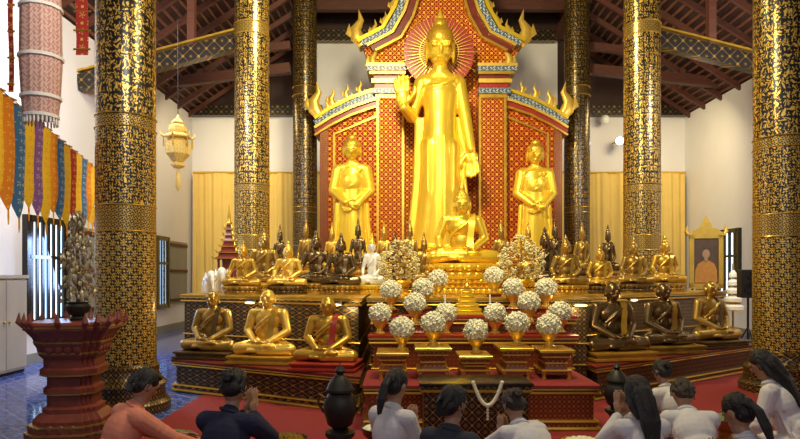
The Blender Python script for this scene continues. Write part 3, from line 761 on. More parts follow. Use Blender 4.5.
# ================================================================== FLOWERS AND OFFERINGS
VH = .05
def bouquet_meshes():
    D = {}
    bm = B(); lathe(bm, [(.06, 0), (.066, .012), (.04, .03), (.036, .06), (.06, .09), (.085, .125), (.092, .15), (.08, .155)], 20); D['vase'] = mesh(bm)
    bm = B(); n = 210
    ell(bm, (0, 0, .19+VH), (.112, .112, .106), None, 16, 12)
    for i in range(n):
        z = 1-2*(i+.5)/n; r = math.sqrt(1-z*z); a = i*2.39996+random.uniform(-.2, .2)
        if z < -.7: continue
        d = V((r*math.cos(a), r*math.sin(a), z*.95)); p = d*(.112+.022*random.random())
        tl = (d+V((random.uniform(-.5, .5), random.uniform(-.5, .5), random.uniform(-.5, .5)))).normalized()
        R = tl.to_track_quat('Z', 'Y').to_matrix(); c = p+V((0, 0, .19+VH)); s = .015+.008*random.random()
        ico(bm, c, (s, s*.85, s*.5), 1, R)
    D['blossoms'] = mesh(bm, 60)
    bm = B()
    for i in range(24):
        a = i*2.4; z = -.95+1.3*random.random(); r = math.sqrt(max(.05, 1-z*z))
        d = V((r*math.cos(a), r*math.sin(a), z)).normalized(); tl = (d+V((random.uniform(-.7, .7), random.uniform(-.7, .7), -.2))).normalized()
        ell(bm, d*.127+V((0, 0, .19+VH)), (.010, .004, .028), tl.to_track_quat('Z', 'Y').to_matrix(), 6, 5)
    D['leaves'] = mesh(bm, 60)
    return D
BQ = bouquet_meshes()
flw = [(402, 332, 6.45, .72, 'on the leftmost offering table'), (433, 329, 6.45, .77, 'on the second offering table from left'), (476, 334, 6.45, .69, 'on the middle offering table'), (517, 329, 6.45, .77, 'on the fourth offering table from left'), (549, 330, 6.45, .75, 'on the rightmost offering table'),
 (380, 316, 7.08, MID, 'at the left end of the middle step'), (446, 315, 7.08, MID, 'left of centre on the middle step'), (495, 315, 7.08, MID, 'right of centre on the middle step'), (560, 312, 7.08, MID, 'at the right end of the middle step'),
 (415, 303, 7.08, MID, 'on a stand on the middle step left of centre'), (529, 302, 7.08, MID, 'on a stand on the middle step right of centre'),
 (391, 290, 7.44, 1.02, 'at the left end of the upper step'), (546, 288, 7.44, 1.02, 'at the right end of the upper step'), (423, 288, 7.44, 1.02, 'left of the golden tower on the upper step'), (513, 288, 7.44, 1.02, 'right of the golden tower on the upper step'),
 (438, 278, 7.95, TOP, 'on the altar left of the golden pedestal'), (494, 276, 7.95, TOP, 'on the altar right of the golden pedestal')]
for px, py, Y, z, lb in flw:
    s = .96
    zc = uz(py, Y); st = max(0.0, (zc-z)/s-.19-VH)
    t = thing('flower_bouquet', 'cream bouquet in gold vase '+lb, 'flowers', (ux(px, Y), Y, z), random.random()*6, s, 'cream flower bouquets')
    if st < .015: st = 0.0
    parts = [put('vase', BQ['vase'], M['gold_soft'], t), put('blossoms', BQ['blossoms'], M['flower'], t), put('leaves', BQ['leaves'], M['leaf'], t)]
    for o in parts: o.location = (0, 0, st)
    if st:
        bm = B(); poly_loft(bm, rect(-.085, .085, -.07, .07), [(0, 0), (.01, st*.12), (-.012, st*.3), (-.012, st*.7), (.008, st*.88), (.0, st)]); put('stand', bm, M['altar_red'], t)
def phum():
    D = {}
    bm = B(); lathe(bm, [(.13, 0), (.14, .02), (.07, .05), (.05, .1), (.1, .14), (.16, .17), (.15, .19)], 20); D['pedestal_bowl'] = mesh(bm)
    bm = B(); tube(bm, [(0, 0, .16), (0, 0, .66)], [.02, .008])
    br = []
    for k, R_ in enumerate((.17, .225, .245, .23, .19, .13, .06)):
        z = .2+.072*k; nb = (8, 10, 10, 10, 8, 6, 3)[k]
        for j in range(nb):
            a = j*2*PI/nb+k*.4; e = V((R_*math.cos(a), R_*math.sin(a), z+.03)); br.append(e)
            tube(bm, [(0, 0, z-.02), (e.x*.6, e.y*.6, z-.01), e], [.008, .006, .004], 6, ref=(0, 0, 1))
    D['branches'] = mesh(bm)
    bm = B()
    for e in br:
        for j in range(11):
            d = V((random.gauss(0, 1), random.gauss(0, 1), random.gauss(0, 1))).normalized()
            ico(bm, e+d*.034, (.017, .013, .008), 1, d.to_track_quat('Z', 'Y').to_matrix())
    D['leaves'] = mesh(bm, 60)
    return D
PH = phum()
M['phum'] = mat('white_gold_leaves', (.88, .74, .40), .45, .2, .35, 30)
for px, Y, s, lb in ((399, 8.4, 1.08, 'round white-gold leaf tree on a gold bowl left of the central Buddha'), (521, 8.4, 1.18, 'round white-gold leaf tree on a gold bowl right of the central Buddha')):
    t = thing('golden_tree', lb, 'tree ornament', (ux(px, Y), Y, TOP), 0, s, 'golden leaf trees'); put('pedestal_bowl', PH['pedestal_bowl'], M['gold'], t); put('branches', PH['branches'], M['gold_old'], t); put('leaves', PH['leaves'], M['phum'], t)
t = thing('golden_tower', 'small stepped golden tower at the centre of the upper flower step', 'offering', (ux(467, 7.44), 7.44, 1.02))
z = 0
for k in range(6):
    w_ = .18-.027*k; bm = B(); poly_loft(bm, rect(-w_, w_, -w_*.55, w_*.55), [(0, z), (.01, z+.01), (.01, z+.025), (-.02, z+.04), (-.02, z+.055)]); z += .055
    put('tier', bm, M['gold'], t)
bm = B(); lathe(bm, [(.03, z), (.035, z+.02), (.015, z+.05), (.02, z+.06), (.001, z+.14)], 12); put('spire', bm, M['gold'], t)
for k, (px, lb) in enumerate(((445, 'left'), (490, 'right'))):
    t = thing('candlestick', 'brass candlestick with a white candle %s of the golden tower' % lb, 'candlestick', (ux(px, 7.42), 7.42, 1.02), group='brass candlesticks')
    bm = B(); lathe(bm, [(.035, 0), (.04, .01), (.015, .03), (.012, .1), (.03, .12), (.012, .13)], 14); put('stick', bm, M['gold_old'], t)
    bm = B(); lathe(bm, [(.009, .128), (.009, .24), (.002, .25)], 10); put('candle', bm, M['porcelain'], t)
glow = []
for X, Y, rz, lb in ((-2.005, 8.29, -.466, 'small warm lamp under the altar edge above the bright gold monk'), (-.80, 7.685, -.466, 'small warm lamp under the altar edge above the monk on red plinth'), (2.2, 7.55, 0, 'small warm lamp under the central altar edge at its right end'), (3.44, 9.12, .61, 'small warm lamp under the altar edge above the middle dark monk')):
    t = thing('altar_lamp', lb, 'lamp', (X, Y, 1.13), rz, group='small lamps under the altar edge')
    bm = B(); box(bm, -.1, .1, -.01, .05, .0, .03); put('housing', bm, M['iron'], t)
    bm = B(); ell(bm, (0, -.008, .0), (.085, .014, .014)); put('bulb', bm, M['bulb'], t)
    glow.append((X+math.sin(rz)*.12, Y-math.cos(rz)*.12, 1.08))
def elephant():
    bm = B()
    ell(bm, (0, 0, .27), (.11, .19, .12))
    for sx in (-1, 1):
        for y in (-.11, .12): cap(bm, (sx*.065, y, .2), (sx*.065, y, .045), .05, .045)
        ell(bm, (sx*.1, -.19, .34), (.012, .06, .085))
    ell(bm, (0, -.22, .36), (.075, .085, .095))
    chain(bm, [(0, -.29, .34), (0, -.33, .25), (0, -.34, .16), (0, -.37, .11)], [.045, .035, .026, .02])
    chain(bm, [(0, .18, .3), (0, .205, .15)], [.016, .01])
    me = fuse(bm, .009, 2)
    tk = []
    for sx in (-1, 1):
        bm = B(); tube(bm, [(sx*.04, -.29, .28), (sx*.055, -.36, .25), (sx*.05, -.4, .29)], [.012, .01, .002], 8, ref=(1, 0, 0)); tk.append(mesh(bm, 60))
    return me, tk
EL = elephant()
for px, Y, s, lb in ((209, 9.2, .9, 'white elephant figure at the outer left corner of the high altar'), (219, 9.85, 1.05, 'white elephant figure closest to the gold Buddha on the altar end')):
    t = thing('elephant_figurine', lb, 'figurine', (ux(px, Y), Y, TOP), .5, s*.85, 'white elephant figurines'); put('body', EL[0], M['porcelain'], t)
    for k in EL[1]: put('tusk', k, M['gold_soft'], t)
t = thing('spired_shrine', 'small dark red and gold shrine with tiered spire at the left altar end', 'shrine', (ux(229, 10.75), 10.75, TOP))
bm = B(); poly_loft(bm, rect(-.17, .17, -.17, .17), [(0, 0), (.02, .03), (-.03, .08), (-.03, .14), (.02, .18), (.02, .22)]); put('plinth', bm, M['altar_red'], t)
for sx in (-1, 1):
    for sy in (-1, 1):
        bm = B(); lathe(bm, [(.026, .22), (.022, .5), (.03, .56)], 10, (sx*.14, sy*.14, 0)); put('post', bm, M['darkred'], t)
bm = B(); box(bm, -.1, .1, -.05, .1, .22, .55); put('inner_panel', bm, M['altar_red'], t)
z = .55; w_ = .21
for k in range(6):
    bm = B(); poly_loft(bm, rect(-w_, w_, -w_, w_), [(-.02, z), (.0, z+.015), (-w_*.3, z+.05), (-w_*.34, z+.1)]); put('roof_tier', bm, M['darkred'], t)
    bm = B(); poly_loft(bm, rect(-w_, w_, -w_, w_), [(-.02, z+.008), (.008, z+.01), (.008, z+.022), (-.02, z+.024)])
    for sx in (-1, 1):
        for sy in (-1, 1): tube(bm, [(sx*w_, sy*w_, z+.015), (sx*(w_+.02), sy*(w_+.02), z+.05), (sx*(w_+.005), sy*(w_+.005), z+.1)], [.016, .013, .002], 6, ref=(1, 0, 0))
    put('gold_eave', bm, M['gold_old'], t)
    z += .1; w_ *= .74
bm = B(); lathe(bm, [(.045, z), (.055, z+.03), (.028, z+.1), (.032, z+.12), (.005, z+.36)], 12); put('spire', bm, M['gold_old'], t)

# ================================================================== LEFT STAND WITH GOLD TREE
t = thing('lacquer_stand', 'carved dark red stepped stand with flared top at the foot of the left column', 'stand', (ux(75, 5.75), 5.75, 0), .12, (.82, .82, 1))
RED = []
base_q = [(1, -.6), (1, .6), (.88, .6), (.88, .74), (.74, .74), (.74, .88), (.6, .88)]
for a in range(4):
    c, s = math.cos(a*PI/2), math.sin(a*PI/2)
    RED += [(x*c-y*s, x*s+y*c) for x, y in base_q]
def red_loft(prof, m, nm):
    bm = B(); rings_skin(bm, [[(x*r, y*r, z) for x, y in RED] for r, z in prof]); put(nm, mesh(bm, 20), M[m], t)
red_loft([(.43, 0), (.43, .09), (.40, .1), (.40, .15), (.36, .16), (.36, .2), (.30, .26)], 'standred', 'foot')
red_loft([(.28, .26), (.28, .3), (.24, .32), (.24, .42), (.27, .44), (.27, .48), (.24, .5), (.24, .58), (.28, .6)], 'standred', 'waist')
red_loft([(.30, .6), (.30, .65), (.27, .67), (.27, .74), (.31, .78), (.31, .82), (.35, .88), (.35, .92), (.42, 1.0), (.44, 1.01), (.44, 1.06), (.41, 1.08)], 'standred', 'tray')
for z, r in ((.09, .432), (.155, .402), (.43, .272), (.60, .302), (.80, .314), (.90, .354), (1.035, .444)):
    red_loft([(r-.01, z-.008), (r+.003, z-.006), (r+.003, z+.006), (r-.01, z+.008)], 'bronze_gold', 'gold_line')
for a in range(4):
    for x, y in ((1, -.6), (1, 0), (1, .6), (.8, .8)):
        c, s = math.cos(a*PI/2), math.sin(a*PI/2); X, Y_ = (x*c-y*s)*.43, (x*s+y*c)*.43
        bm = B(); tube(bm, [(X, Y_, 1.05), (X*1.1, Y_*1.1, 1.09), (X*1.08, Y_*1.08, 1.17)], [.03, .032, .003], 8); put('corner_leaf', bm, M['standred'], t)
    for x, r, z, hz_ in [(x_, .352, .955, .055) for x_ in (-.5, -.25, 0, .25, .5)]+[(x_, .318, .84, .045) for x_ in (-.45, -.15, .15, .45)]+[(-.3, .385, .13, .05), (.3, .385, .13, .05), (0, .385, .13, .05)]:
        c, s = math.cos(a*PI/2), math.sin(a*PI/2); X, Y_ = r*c-x*r*s, r*s+x*r*c
        bm = B(); ell(bm, (X, Y_, z), (.024, .045, hz_), Matrix.Rotation(a*PI/2, 3, 'Z'), 8, 6); put('carved_petal', bm, M['standred'], t)
M['treeleaf'] = mat('silver_gold_leaf', (.40, .33, .20), .38, .6, .5, 30)
t = thing('gold_tree', 'slim silver-gold leaf tree in a black pot on the red stand', 'tree ornament', (ux(78, 5.75), 5.75, 1.081))
bm = B(); lathe(bm, [(.07, 0), (.08, .02), (.05, .04), (.1, .09), (.11, .13), (.085, .155), (.095, .17), (.08, .17), (.07, .14)], 24); put('pot', bm, M['urn'], t)
bm = B(); tube(bm, [(0, 0, .13), (.01, 0, .4), (-.01, 0, .7), (0, 0, .97)], [.02, .017, .012, .004]); put('trunk', bm, M['bronze'], t)
bm = B()
for i in range(460):
    f = random.random(); z = .18+.82*f; R_ = (.15 if f < .5 else .15*(1-(f-.5)*1.5))*math.sqrt(random.random()); a = random.random()*6.28
    n = V((random.uniform(-1, 1), random.uniform(-1, 1), random.uniform(-.3, .3))).normalized()
    ell(bm, (R_*math.cos(a), R_*math.sin(a), z), (.015, .004, .025), n.to_track_quat('Y', 'Z').to_matrix(), 6, 4)
put('foliage', mesh(bm, 60), M['treeleaf'], t)

# ================================================================== HANGING THINGS
pcol = {'orange': (.82, .26, .015), 'blue': (.05, .18, .44), 'yellow': (.90, .56, .02), 'red': (.46, .03, .02), 'violet': (.22, .09, .32)}
gcol = {'orange': (.95, .60, .06), 'blue': (.55, .55, .40), 'yellow': (.85, .30, .03), 'red': (.80, .45, .08), 'violet': (.60, .4, .3)}
for k, c in pcol.items(): M['pen_'+k] = lai('pennant_'+k, c, gcol[k], .16, .15, .14, 0, .85, 5.0, .6)
seq = ['yellow', 'orange', 'blue', 'yellow', 'violet', 'yellow', 'orange', 'blue', 'yellow', 'red', 'yellow', 'blue', 'orange', 'yellow', 'violet', 'yellow']
P0, P1 = V((ux(-10, 5), 5, 3.06)), V((ux(103, 9.4), 9.4, 3.02))
cnt = {}
ordn = ['first', 'second', 'third', 'fourth', 'fifth', 'sixth', 'seventh']
ld = (P1-P0).normalized()
for i, c in enumerate(seq):
    p = P0+(P1-P0)*((i+.5)/len(seq)); L = 1.0-.2*i/len(seq)+.06*((i*7) % 3-1)
    cnt[c] = cnt.get(c, 0)+1
    nb = seq.count(c)
    lab = ('the only %s paper pennant on the string at upper left' % c) if nb == 1 else ('%s paper pennant, %s %s one from the near end of the string' % (c, ordn[cnt[c]-1], c))
    t = thing('pennant', lab, 'pennant', p, math.atan2(ld.y, ld.x)-.3, 1, 'hanging paper pennants')
    w_ = .1; n = 10
    def pk(k): return 1 if k < 9 else .75
    bm = B(); cv = .012
    rg = [[(-w_*pk(k), .006*math.sin(k*.8+i)+cv, -L*k/n), (0, .006*math.sin(k*.8+i)-cv, -L*k/n), (w_*pk(k), .006*math.sin(k*.8+i)+cv, -L*k/n), (w_*pk(k), .006*math.sin(k*.8+i)+cv+.004, -L*k/n), (0, .006*math.sin(k*.8+i)-cv+.004, -L*k/n), (-w_*pk(k), .006*math.sin(k*.8+i)+cv+.004, -L*k/n)] for k in range(n)]
    rg.append([(-.012, 0, -L), (0, -.002, -L), (.012, 0, -L), (.012, .004, -L), (0, .002, -L), (-.012, .004, -L)])
    rings_skin(bm, rg); put('cloth', bm, M['pen_'+c], t)
    bm = B(); tube(bm, [(-w_-.01, .002, .0), (w_+.01, .002, .0)], .009); put('rod', bm, M['gold_old'], t)
    oc = {'yellow': 'orange', 'orange': 'yellow', 'blue': 'yellow', 'violet': 'orange', 'red': 'yellow'}[c]
    bm = B(); ribbon(bm, [(0, .002, -L+.02), (.004, .002, -L-.06), (.0, .0, -L-.13)], [.022, .026, .012], .003); put('tail', bm, M['pen_'+oc], t)
bm = B(); tube(bm, [V((LX+.005, 2.6, 3.3))-P0, V((0, 0, .006)), (P1-P0)+V((0, 0, .006)), V((LX+.005, 12.9, 3.3))-P0], .006, 6)
o = put('hanging_string', bm, M['iron']); o.location = P0; tag(o, 'thin dark string carrying the row of paper pennants', 'string')
t = thing('hanging_banner', 'tall pink-beige tubular paper banner hanging at the top left', 'banner', (ux(41, 5), 5, 2.71))
bm = B(); lathe(bm, [(.125, .06), (.14, .2), (.155, .5), (.15, .9), (.135, 1.25), (.12, 1.3)], 12); put('tube', mesh(bm, 20), M['paper'], t)
for z, r in ((.05, .13), (.2, .148), (.52, .163), (.92, .157), (1.27, .137)):
    bm = B(); lathe(bm, [(r-.01, z), (r+.004, z+.005), (r+.004, z+.03), (r-.01, z+.035)], 12); put('band', bm, M['cream_cloth'], t)
bm = B()
for i in range(26):
    a = 2*PI*i/26; lathe(bm, [(.006, 0), (.009, .03), (.004, .07)], 6, (.122*math.cos(a), .122*math.sin(a), 0))
put('fringe', bm, M['cream_cloth'], t)
bm = B(); tube(bm, [(0, 0, 1.28), (0, 0, 4.2)], .008); put('cord', bm, M['iron'], t)
def strip_banner(label, px, Y, z0, z1, w_, m):
    t = thing('strip_banner', label, 'banner', (ux(px, Y), Y, z0))
    H = z1-z0; bm = B(); ribbon(bm, [(0, .01*math.sin(k), H*k/8) for k in range(9)], w_, .006); put('cloth', bm, M[m], t)
    for k in range(5):
        bm = B(); z = H*(k+.3)/5; tube(bm, [(-w_*.7, 0, z), (w_*.7, 0, z)], .01); put('rod', bm, M['gold_old'], t)
    bm = B(); tube(bm, [(0, 0, H), (0, 0, H+2.2)], .005); put('cord', bm, M['iron'], t)
strip_banner('narrow red and gold strip banner right of the tubular paper banner', 82, 6.2, uz(55, 6.2), uz(-40, 6.2), .12, 'pen_red')
strip_banner('thin red strip banner at the far top left edge', 11, 5.2, uz(92, 5.2), uz(-40, 5.2), .04, 'pen_red')
t = thing('paper_lantern', 'pale yellow tiered paper lantern hanging beside the thick left column', 'lantern', (ux(178, 9), 9, uz(168, 9)))
ph6 = dict(seg=6, ph=PI/6)
for nm, prof in (('lower_tier', [(.06, 0), (.1, .03), (.1, .06), (.06, .09)]), ('body', [(.08, .09), (.17, .2), (.18, .3), (.17, .38), (.1, .43)]), ('eave', [(.14, .43), (.2, .44), (.2, .46), (.12, .5)]), ('upper_tier', [(.1, .5), (.13, .54), (.13, .6), (.07, .64)]), ('crown', [(.09, .64), (.1, .66), (.03, .72), (.005, .78)])):
    bm = B(); lathe(bm, prof, **ph6); put(nm, mesh(bm, 15), M['yellow_paper'], t)
for i in range(6):
    a = 2*PI*i/6+PI/6; d = V((math.cos(a), math.sin(a), 0))
    bm = B(); tube(bm, [d*.18+V((0, 0, .44)), d*.23+V((0, 0, .46)), d*.24+V((0, 0, .52))], [.022, .018, .002], 6); put('eave_tip', bm, M['yellow_paper'], t)
    bm = B(); lathe(bm, [(.003, -.16), (.014, -.13), (.01, -.02), (.003, 0)], 6, (d.x*.2, d.y*.2, .44)); put('pendant', bm, M['gold_soft'], t)
bm = B(); lathe(bm, [(.004, -.34), (.035, -.28), (.03, -.1), (.01, .0)], 10); put('tassel', bm, M['yellow_paper'], t)
bm = B(); tube(bm, [(0, 0, .77), (0, 0, 4.1)], .006); put('cord', bm, M['iron'], t)

# ================================================================== SIDE FURNITURE
t = thing('cabinet', 'cream cabinet against the left wall below the near window', 'cabinet', (LX+.2, 9.15, 0))
bm = B(); box(bm, -.19, .17, -.52, .52, .05, 1.45); put('body', bm, M['cabinet'], t)
bm = B(); box(bm, -.19, .2, -.55, .55, 1.45, 1.5); put('top', bm, M['cabinet'], t)
for s in (-1, 1):
    bm = B(); y0, y1 = sorted((s*.01, s*.5)); box(bm, .17, .19, y0, y1, .09, 1.42); d = put('door', bm, M['cabinet'], t)
    bm = B(); ell(bm, (.205, s*.06, .8), .02); put('knob', bm, M['gold_old'], d)
bm = B(); box(bm, -.16, .15, -.5, .5, 0, .05); put('plinth', bm, M['iron'], t)
Y = 13.2
t = thing('framed_picture', 'framed portrait in a peaked golden frame on an easel at right', 'picture', (ux(706, Y), Y, 0), -.25)
zb, zt = uz(284, Y), uz(238, Y)
bm = B(); box(bm, -.25, .25, -.01, .02, zb, zt); put('print', bm, M['picture'], t)
bm = B(); ell(bm, (0, -.01, zb+.64), (.075, .008, .095)); ell(bm, (0, -.01, zb+.53), (.035, .006, .06)); put('printed_head', bm, M['print_skin'], t)
bm = B(); prism_xz(bm, [(-.22, zb+.03), (.22, zb+.03), (.21, zb+.3), (.16, zb+.43), (.05, zb+.5), (0, zb+.45), (-.05, zb+.5), (-.16, zb+.43), (-.21, zb+.3)], -.015, -.008); put('printed_robe', bm, M['print_robe'], t)
for a in ((-.33, -.24, zb-.08, zt+.06), (.24, .33, zb-.08, zt+.06), (-.33, .33, zb-.1, zb+.01), (-.33, .33, zt-.01, zt+.08)):
    bm = B(); box(bm, a[0], a[1], -.04, .04, a[2], a[3]); put('frame_bar', bm, M['gold_soft'], t)
bm = B(); prism_xz(bm, [(-.36, zt+.08), (.36, zt+.08), (.2, zt+.2), (.12, zt+.22), (.06, zt+.36), (0, zt+.48), (-.06, zt+.36), (-.12, zt+.22), (-.2, zt+.2)], -.04, .03); put('pediment', bm, M['gold_soft'], t)
for sx in (-1, 1):
    bm = B(); tube(bm, [(sx*.34, 0, zt+.06), (sx*.39, 0, zt+.14), (sx*.36, 0, zt+.28)], [.04, .045, .004], 8); put('corner_flame', bm, M['gold_soft'], t)
for x, y in ((-.28, 0), (.28, 0), (0, .4)):
    bm = B(); tube(bm, [(x, y, 0), (x*.9, .05, zb+.3)], .025); put('leg', bm, M['darkred'], t)
Y = 10.6; X = ux(748, Y)
t = thing('speaker_stand', 'black tripod stand holding the loudspeaker beside the right column', 'stand', (X, Y, CZ))
bm = B(); tube(bm, [(0, 0, .25), (0, 0, 1.1)], .02); put('pole', bm, M['iron'], t)
for k in range(3):
    a = k*2*PI/3+.4; bm = B(); tube(bm, [(0, 0, .6), (.3*math.cos(a), .3*math.sin(a), .012)], .012, ref=(1, 0, .3)); put('leg', bm, M['iron'], t)
t = thing('loudspeaker', 'black loudspeaker on the tripod stand beside the right column', 'speaker', (X, Y, CZ+1.1), -.2)
bm = B(); poly_loft(bm, rect(-.14, .14, -.12, .12), [(-.01, 0), (0, .01), (0, .47), (-.01, .48)]); put('case', bm, M['iron'], t)
for z, r in ((.17, .1), (.37, .055)):
    bm = B(); lathe(bm, [(r, 0), (r, .012), (r*.8, .014), (r*.3, .004)], 24); me = mesh(bm); o = put('driver', me, M['black'], t); o.rotation_euler = (PI/2, 0, 0); o.location = (0, -.12, z)
t = thing('tiered_parasol', 'white tiered ceremonial parasol on a pole left of the loudspeaker', 'parasol', (ux(733, 11.5), 11.5, 0))
bm = B(); tube(bm, [(0, 0, .02), (0, 0, 1.72)], .018); put('pole', bm, M['gold_old'], t)
bm = B(); lathe(bm, [(.14, 0), (.14, .03), (.03, .06), (.02, .1)], 20); put('foot', bm, M['gold_old'], t)
for k in range(5):
    z = .92+.15*k; r = .18-.028*k
    bm = B(); lathe(bm, [(r, z-.07), (r*1.02, z), (r*.55, z+.05), (.02, z+.07), (.015, z+.065), (r-.012, z-.004), (r-.012, z-.07)], 20); put('canopy', bm, M['porcelain'], t)
    bm = B(); lathe(bm, [(r-.008, z-.075), (r+.006, z-.073), (r+.006, z-.058), (r-.008, z-.056)], 20); put('gold_hem', bm, M['gold_soft'], t)
def lampfix(label, X, Y, Z, aim):
    t = thing('spotlight', label, 'lamp', (X, Y, Z)); d = (V(aim)-V((X, Y, Z))).normalized(); R_ = d.to_track_quat('Z', 'Y').to_matrix().to_euler()
    bm = B(); lathe(bm, [(.06, -.16), (.1, -.14), (.13, 0), (.13, .02), (.11, .02)], 20); o = put('housing', bm, M['iron'], t); o.rotation_euler = R_
    bm = B(); lathe(bm, [(.11, .0), (.11, .024), (.03, .03)], 20); o = put('lens', bm, M['lamp'], t); o.rotation_euler = R_
    bm = B(); tube(bm, [(0, .05, 0), (0, .6, .05)], .015, ref=(1, 0, 0)); put('bracket', bm, M['iron'], t)
lampfix('small bright bluish spotlight on the back wall right of the shrine', ux(621, 17.8), 17.9, uz(140, 17.8), (1, 2, 1))
t = thing('wall_lamp', 'round pale globe lamp near the slim right column', 'lamp', (ux(607, 17.9), 18.1, uz(118, 17.9)))
bm = B(); ell(bm, (0, 0, 0), .14); put('globe', bm, M['porcelain'], t)
bm = B(); tube(bm, [(0, .12, 0), (0, .4, .0)], .02, ref=(1, 0, 0)); put('bracket', bm, M['iron'], t)

# ================================================================== FLOOR VESSELS
def urn(label, px, Y, ztop, s):
    t = thing('incense_urn', label, 'urn', (ux(px, Y), Y, CZ)); H = ztop-CZ
    bm = B(); lathe(bm, [(.16*s, 0), (.17*s, .03), (.1*s, .06), (.08*s, H*.3), (.13*s, H*.36), (.13*s, H*.39), (.06*s, H*.42)], 24); put('pedestal', bm, M['urn'], t)
    bm = B(); lathe(bm, [(.05*s, H*.41), (.11*s, H*.46), (.145*s, H*.58), (.135*s, H*.68), (.1*s, H*.73), (.125*s, H*.75), (.125*s, H*.77)], 24); put('bowl', bm, M['urn'], t)
    bm = B(); lathe(bm, [(.12*s, H*.77), (.1*s, H*.82), (.05*s, H*.88), (.03*s, H*.9), (.045*s, H*.93), (.02*s, H*.96), (.002, H)], 24); put('lid', bm, M['urn'], t)
    for sx in (-1, 1):
        bm = B(); tube(bm, [(sx*.12*s, 0, H*.68), (sx*.18*s, 0, H*.72), (sx*.19*s, 0, H*.64), (sx*.14*s, 0, H*.56)], .012*s); put('handle', bm, M['bronze'], t)
urn('black bronze lidded urn standing on the carpet left of centre', 340, 4.6, .85, .85)
urn('dark bronze lidded urn in front of the right monk statues', 617, 5.6, .72, .8)
def bowl(label, px, Y, r, m, fill):
    t = thing('offering_bowl', label, 'bowl', (ux(px, Y), Y, CZ))
    bm = B(); lathe(bm, [(r*.6, 0), (r*.62, .02), (r*.4, .04), (r*.45, .08), (r*.9, .14), (r, .2), (r*.95, .2), (r*.8, .14)], 28); put('bowl', bm, M[m], t)
    bm = B()
    for i in range(40):
        a = i*2.4; q_ = r*.8*math.sqrt((i+.5)/40); ico(bm, (q_*math.cos(a), q_*math.sin(a), .17+.05*(1-q_/r)), .03, 1)
    o = put('offerings', bm, M[fill], t); o['kind'] = 'stuff'
bowl('brass bowl of offerings between the coral and navy dressed people', 172, 5.0, .17, 'bronze_gold', 'leaf')
bowl('brass bowl of white flowers on the carpet beside the white shawled person', 583, 4.8, .17, 'gold_old', 'flower')
bowl('dark bowl of offerings on the carpet left of the black urn', 285, 4.9, .18, 'bronze', 'bronze_gold')
bowl('brass bowl of greens on the carpet near the deeply bowing person', 728, 5.6, .18, 'bronze_gold', 'leaf')
bowl('dark bowl on the carpet between chest and black urn', 380, 5.25, .16, 'bronze', 'flower')

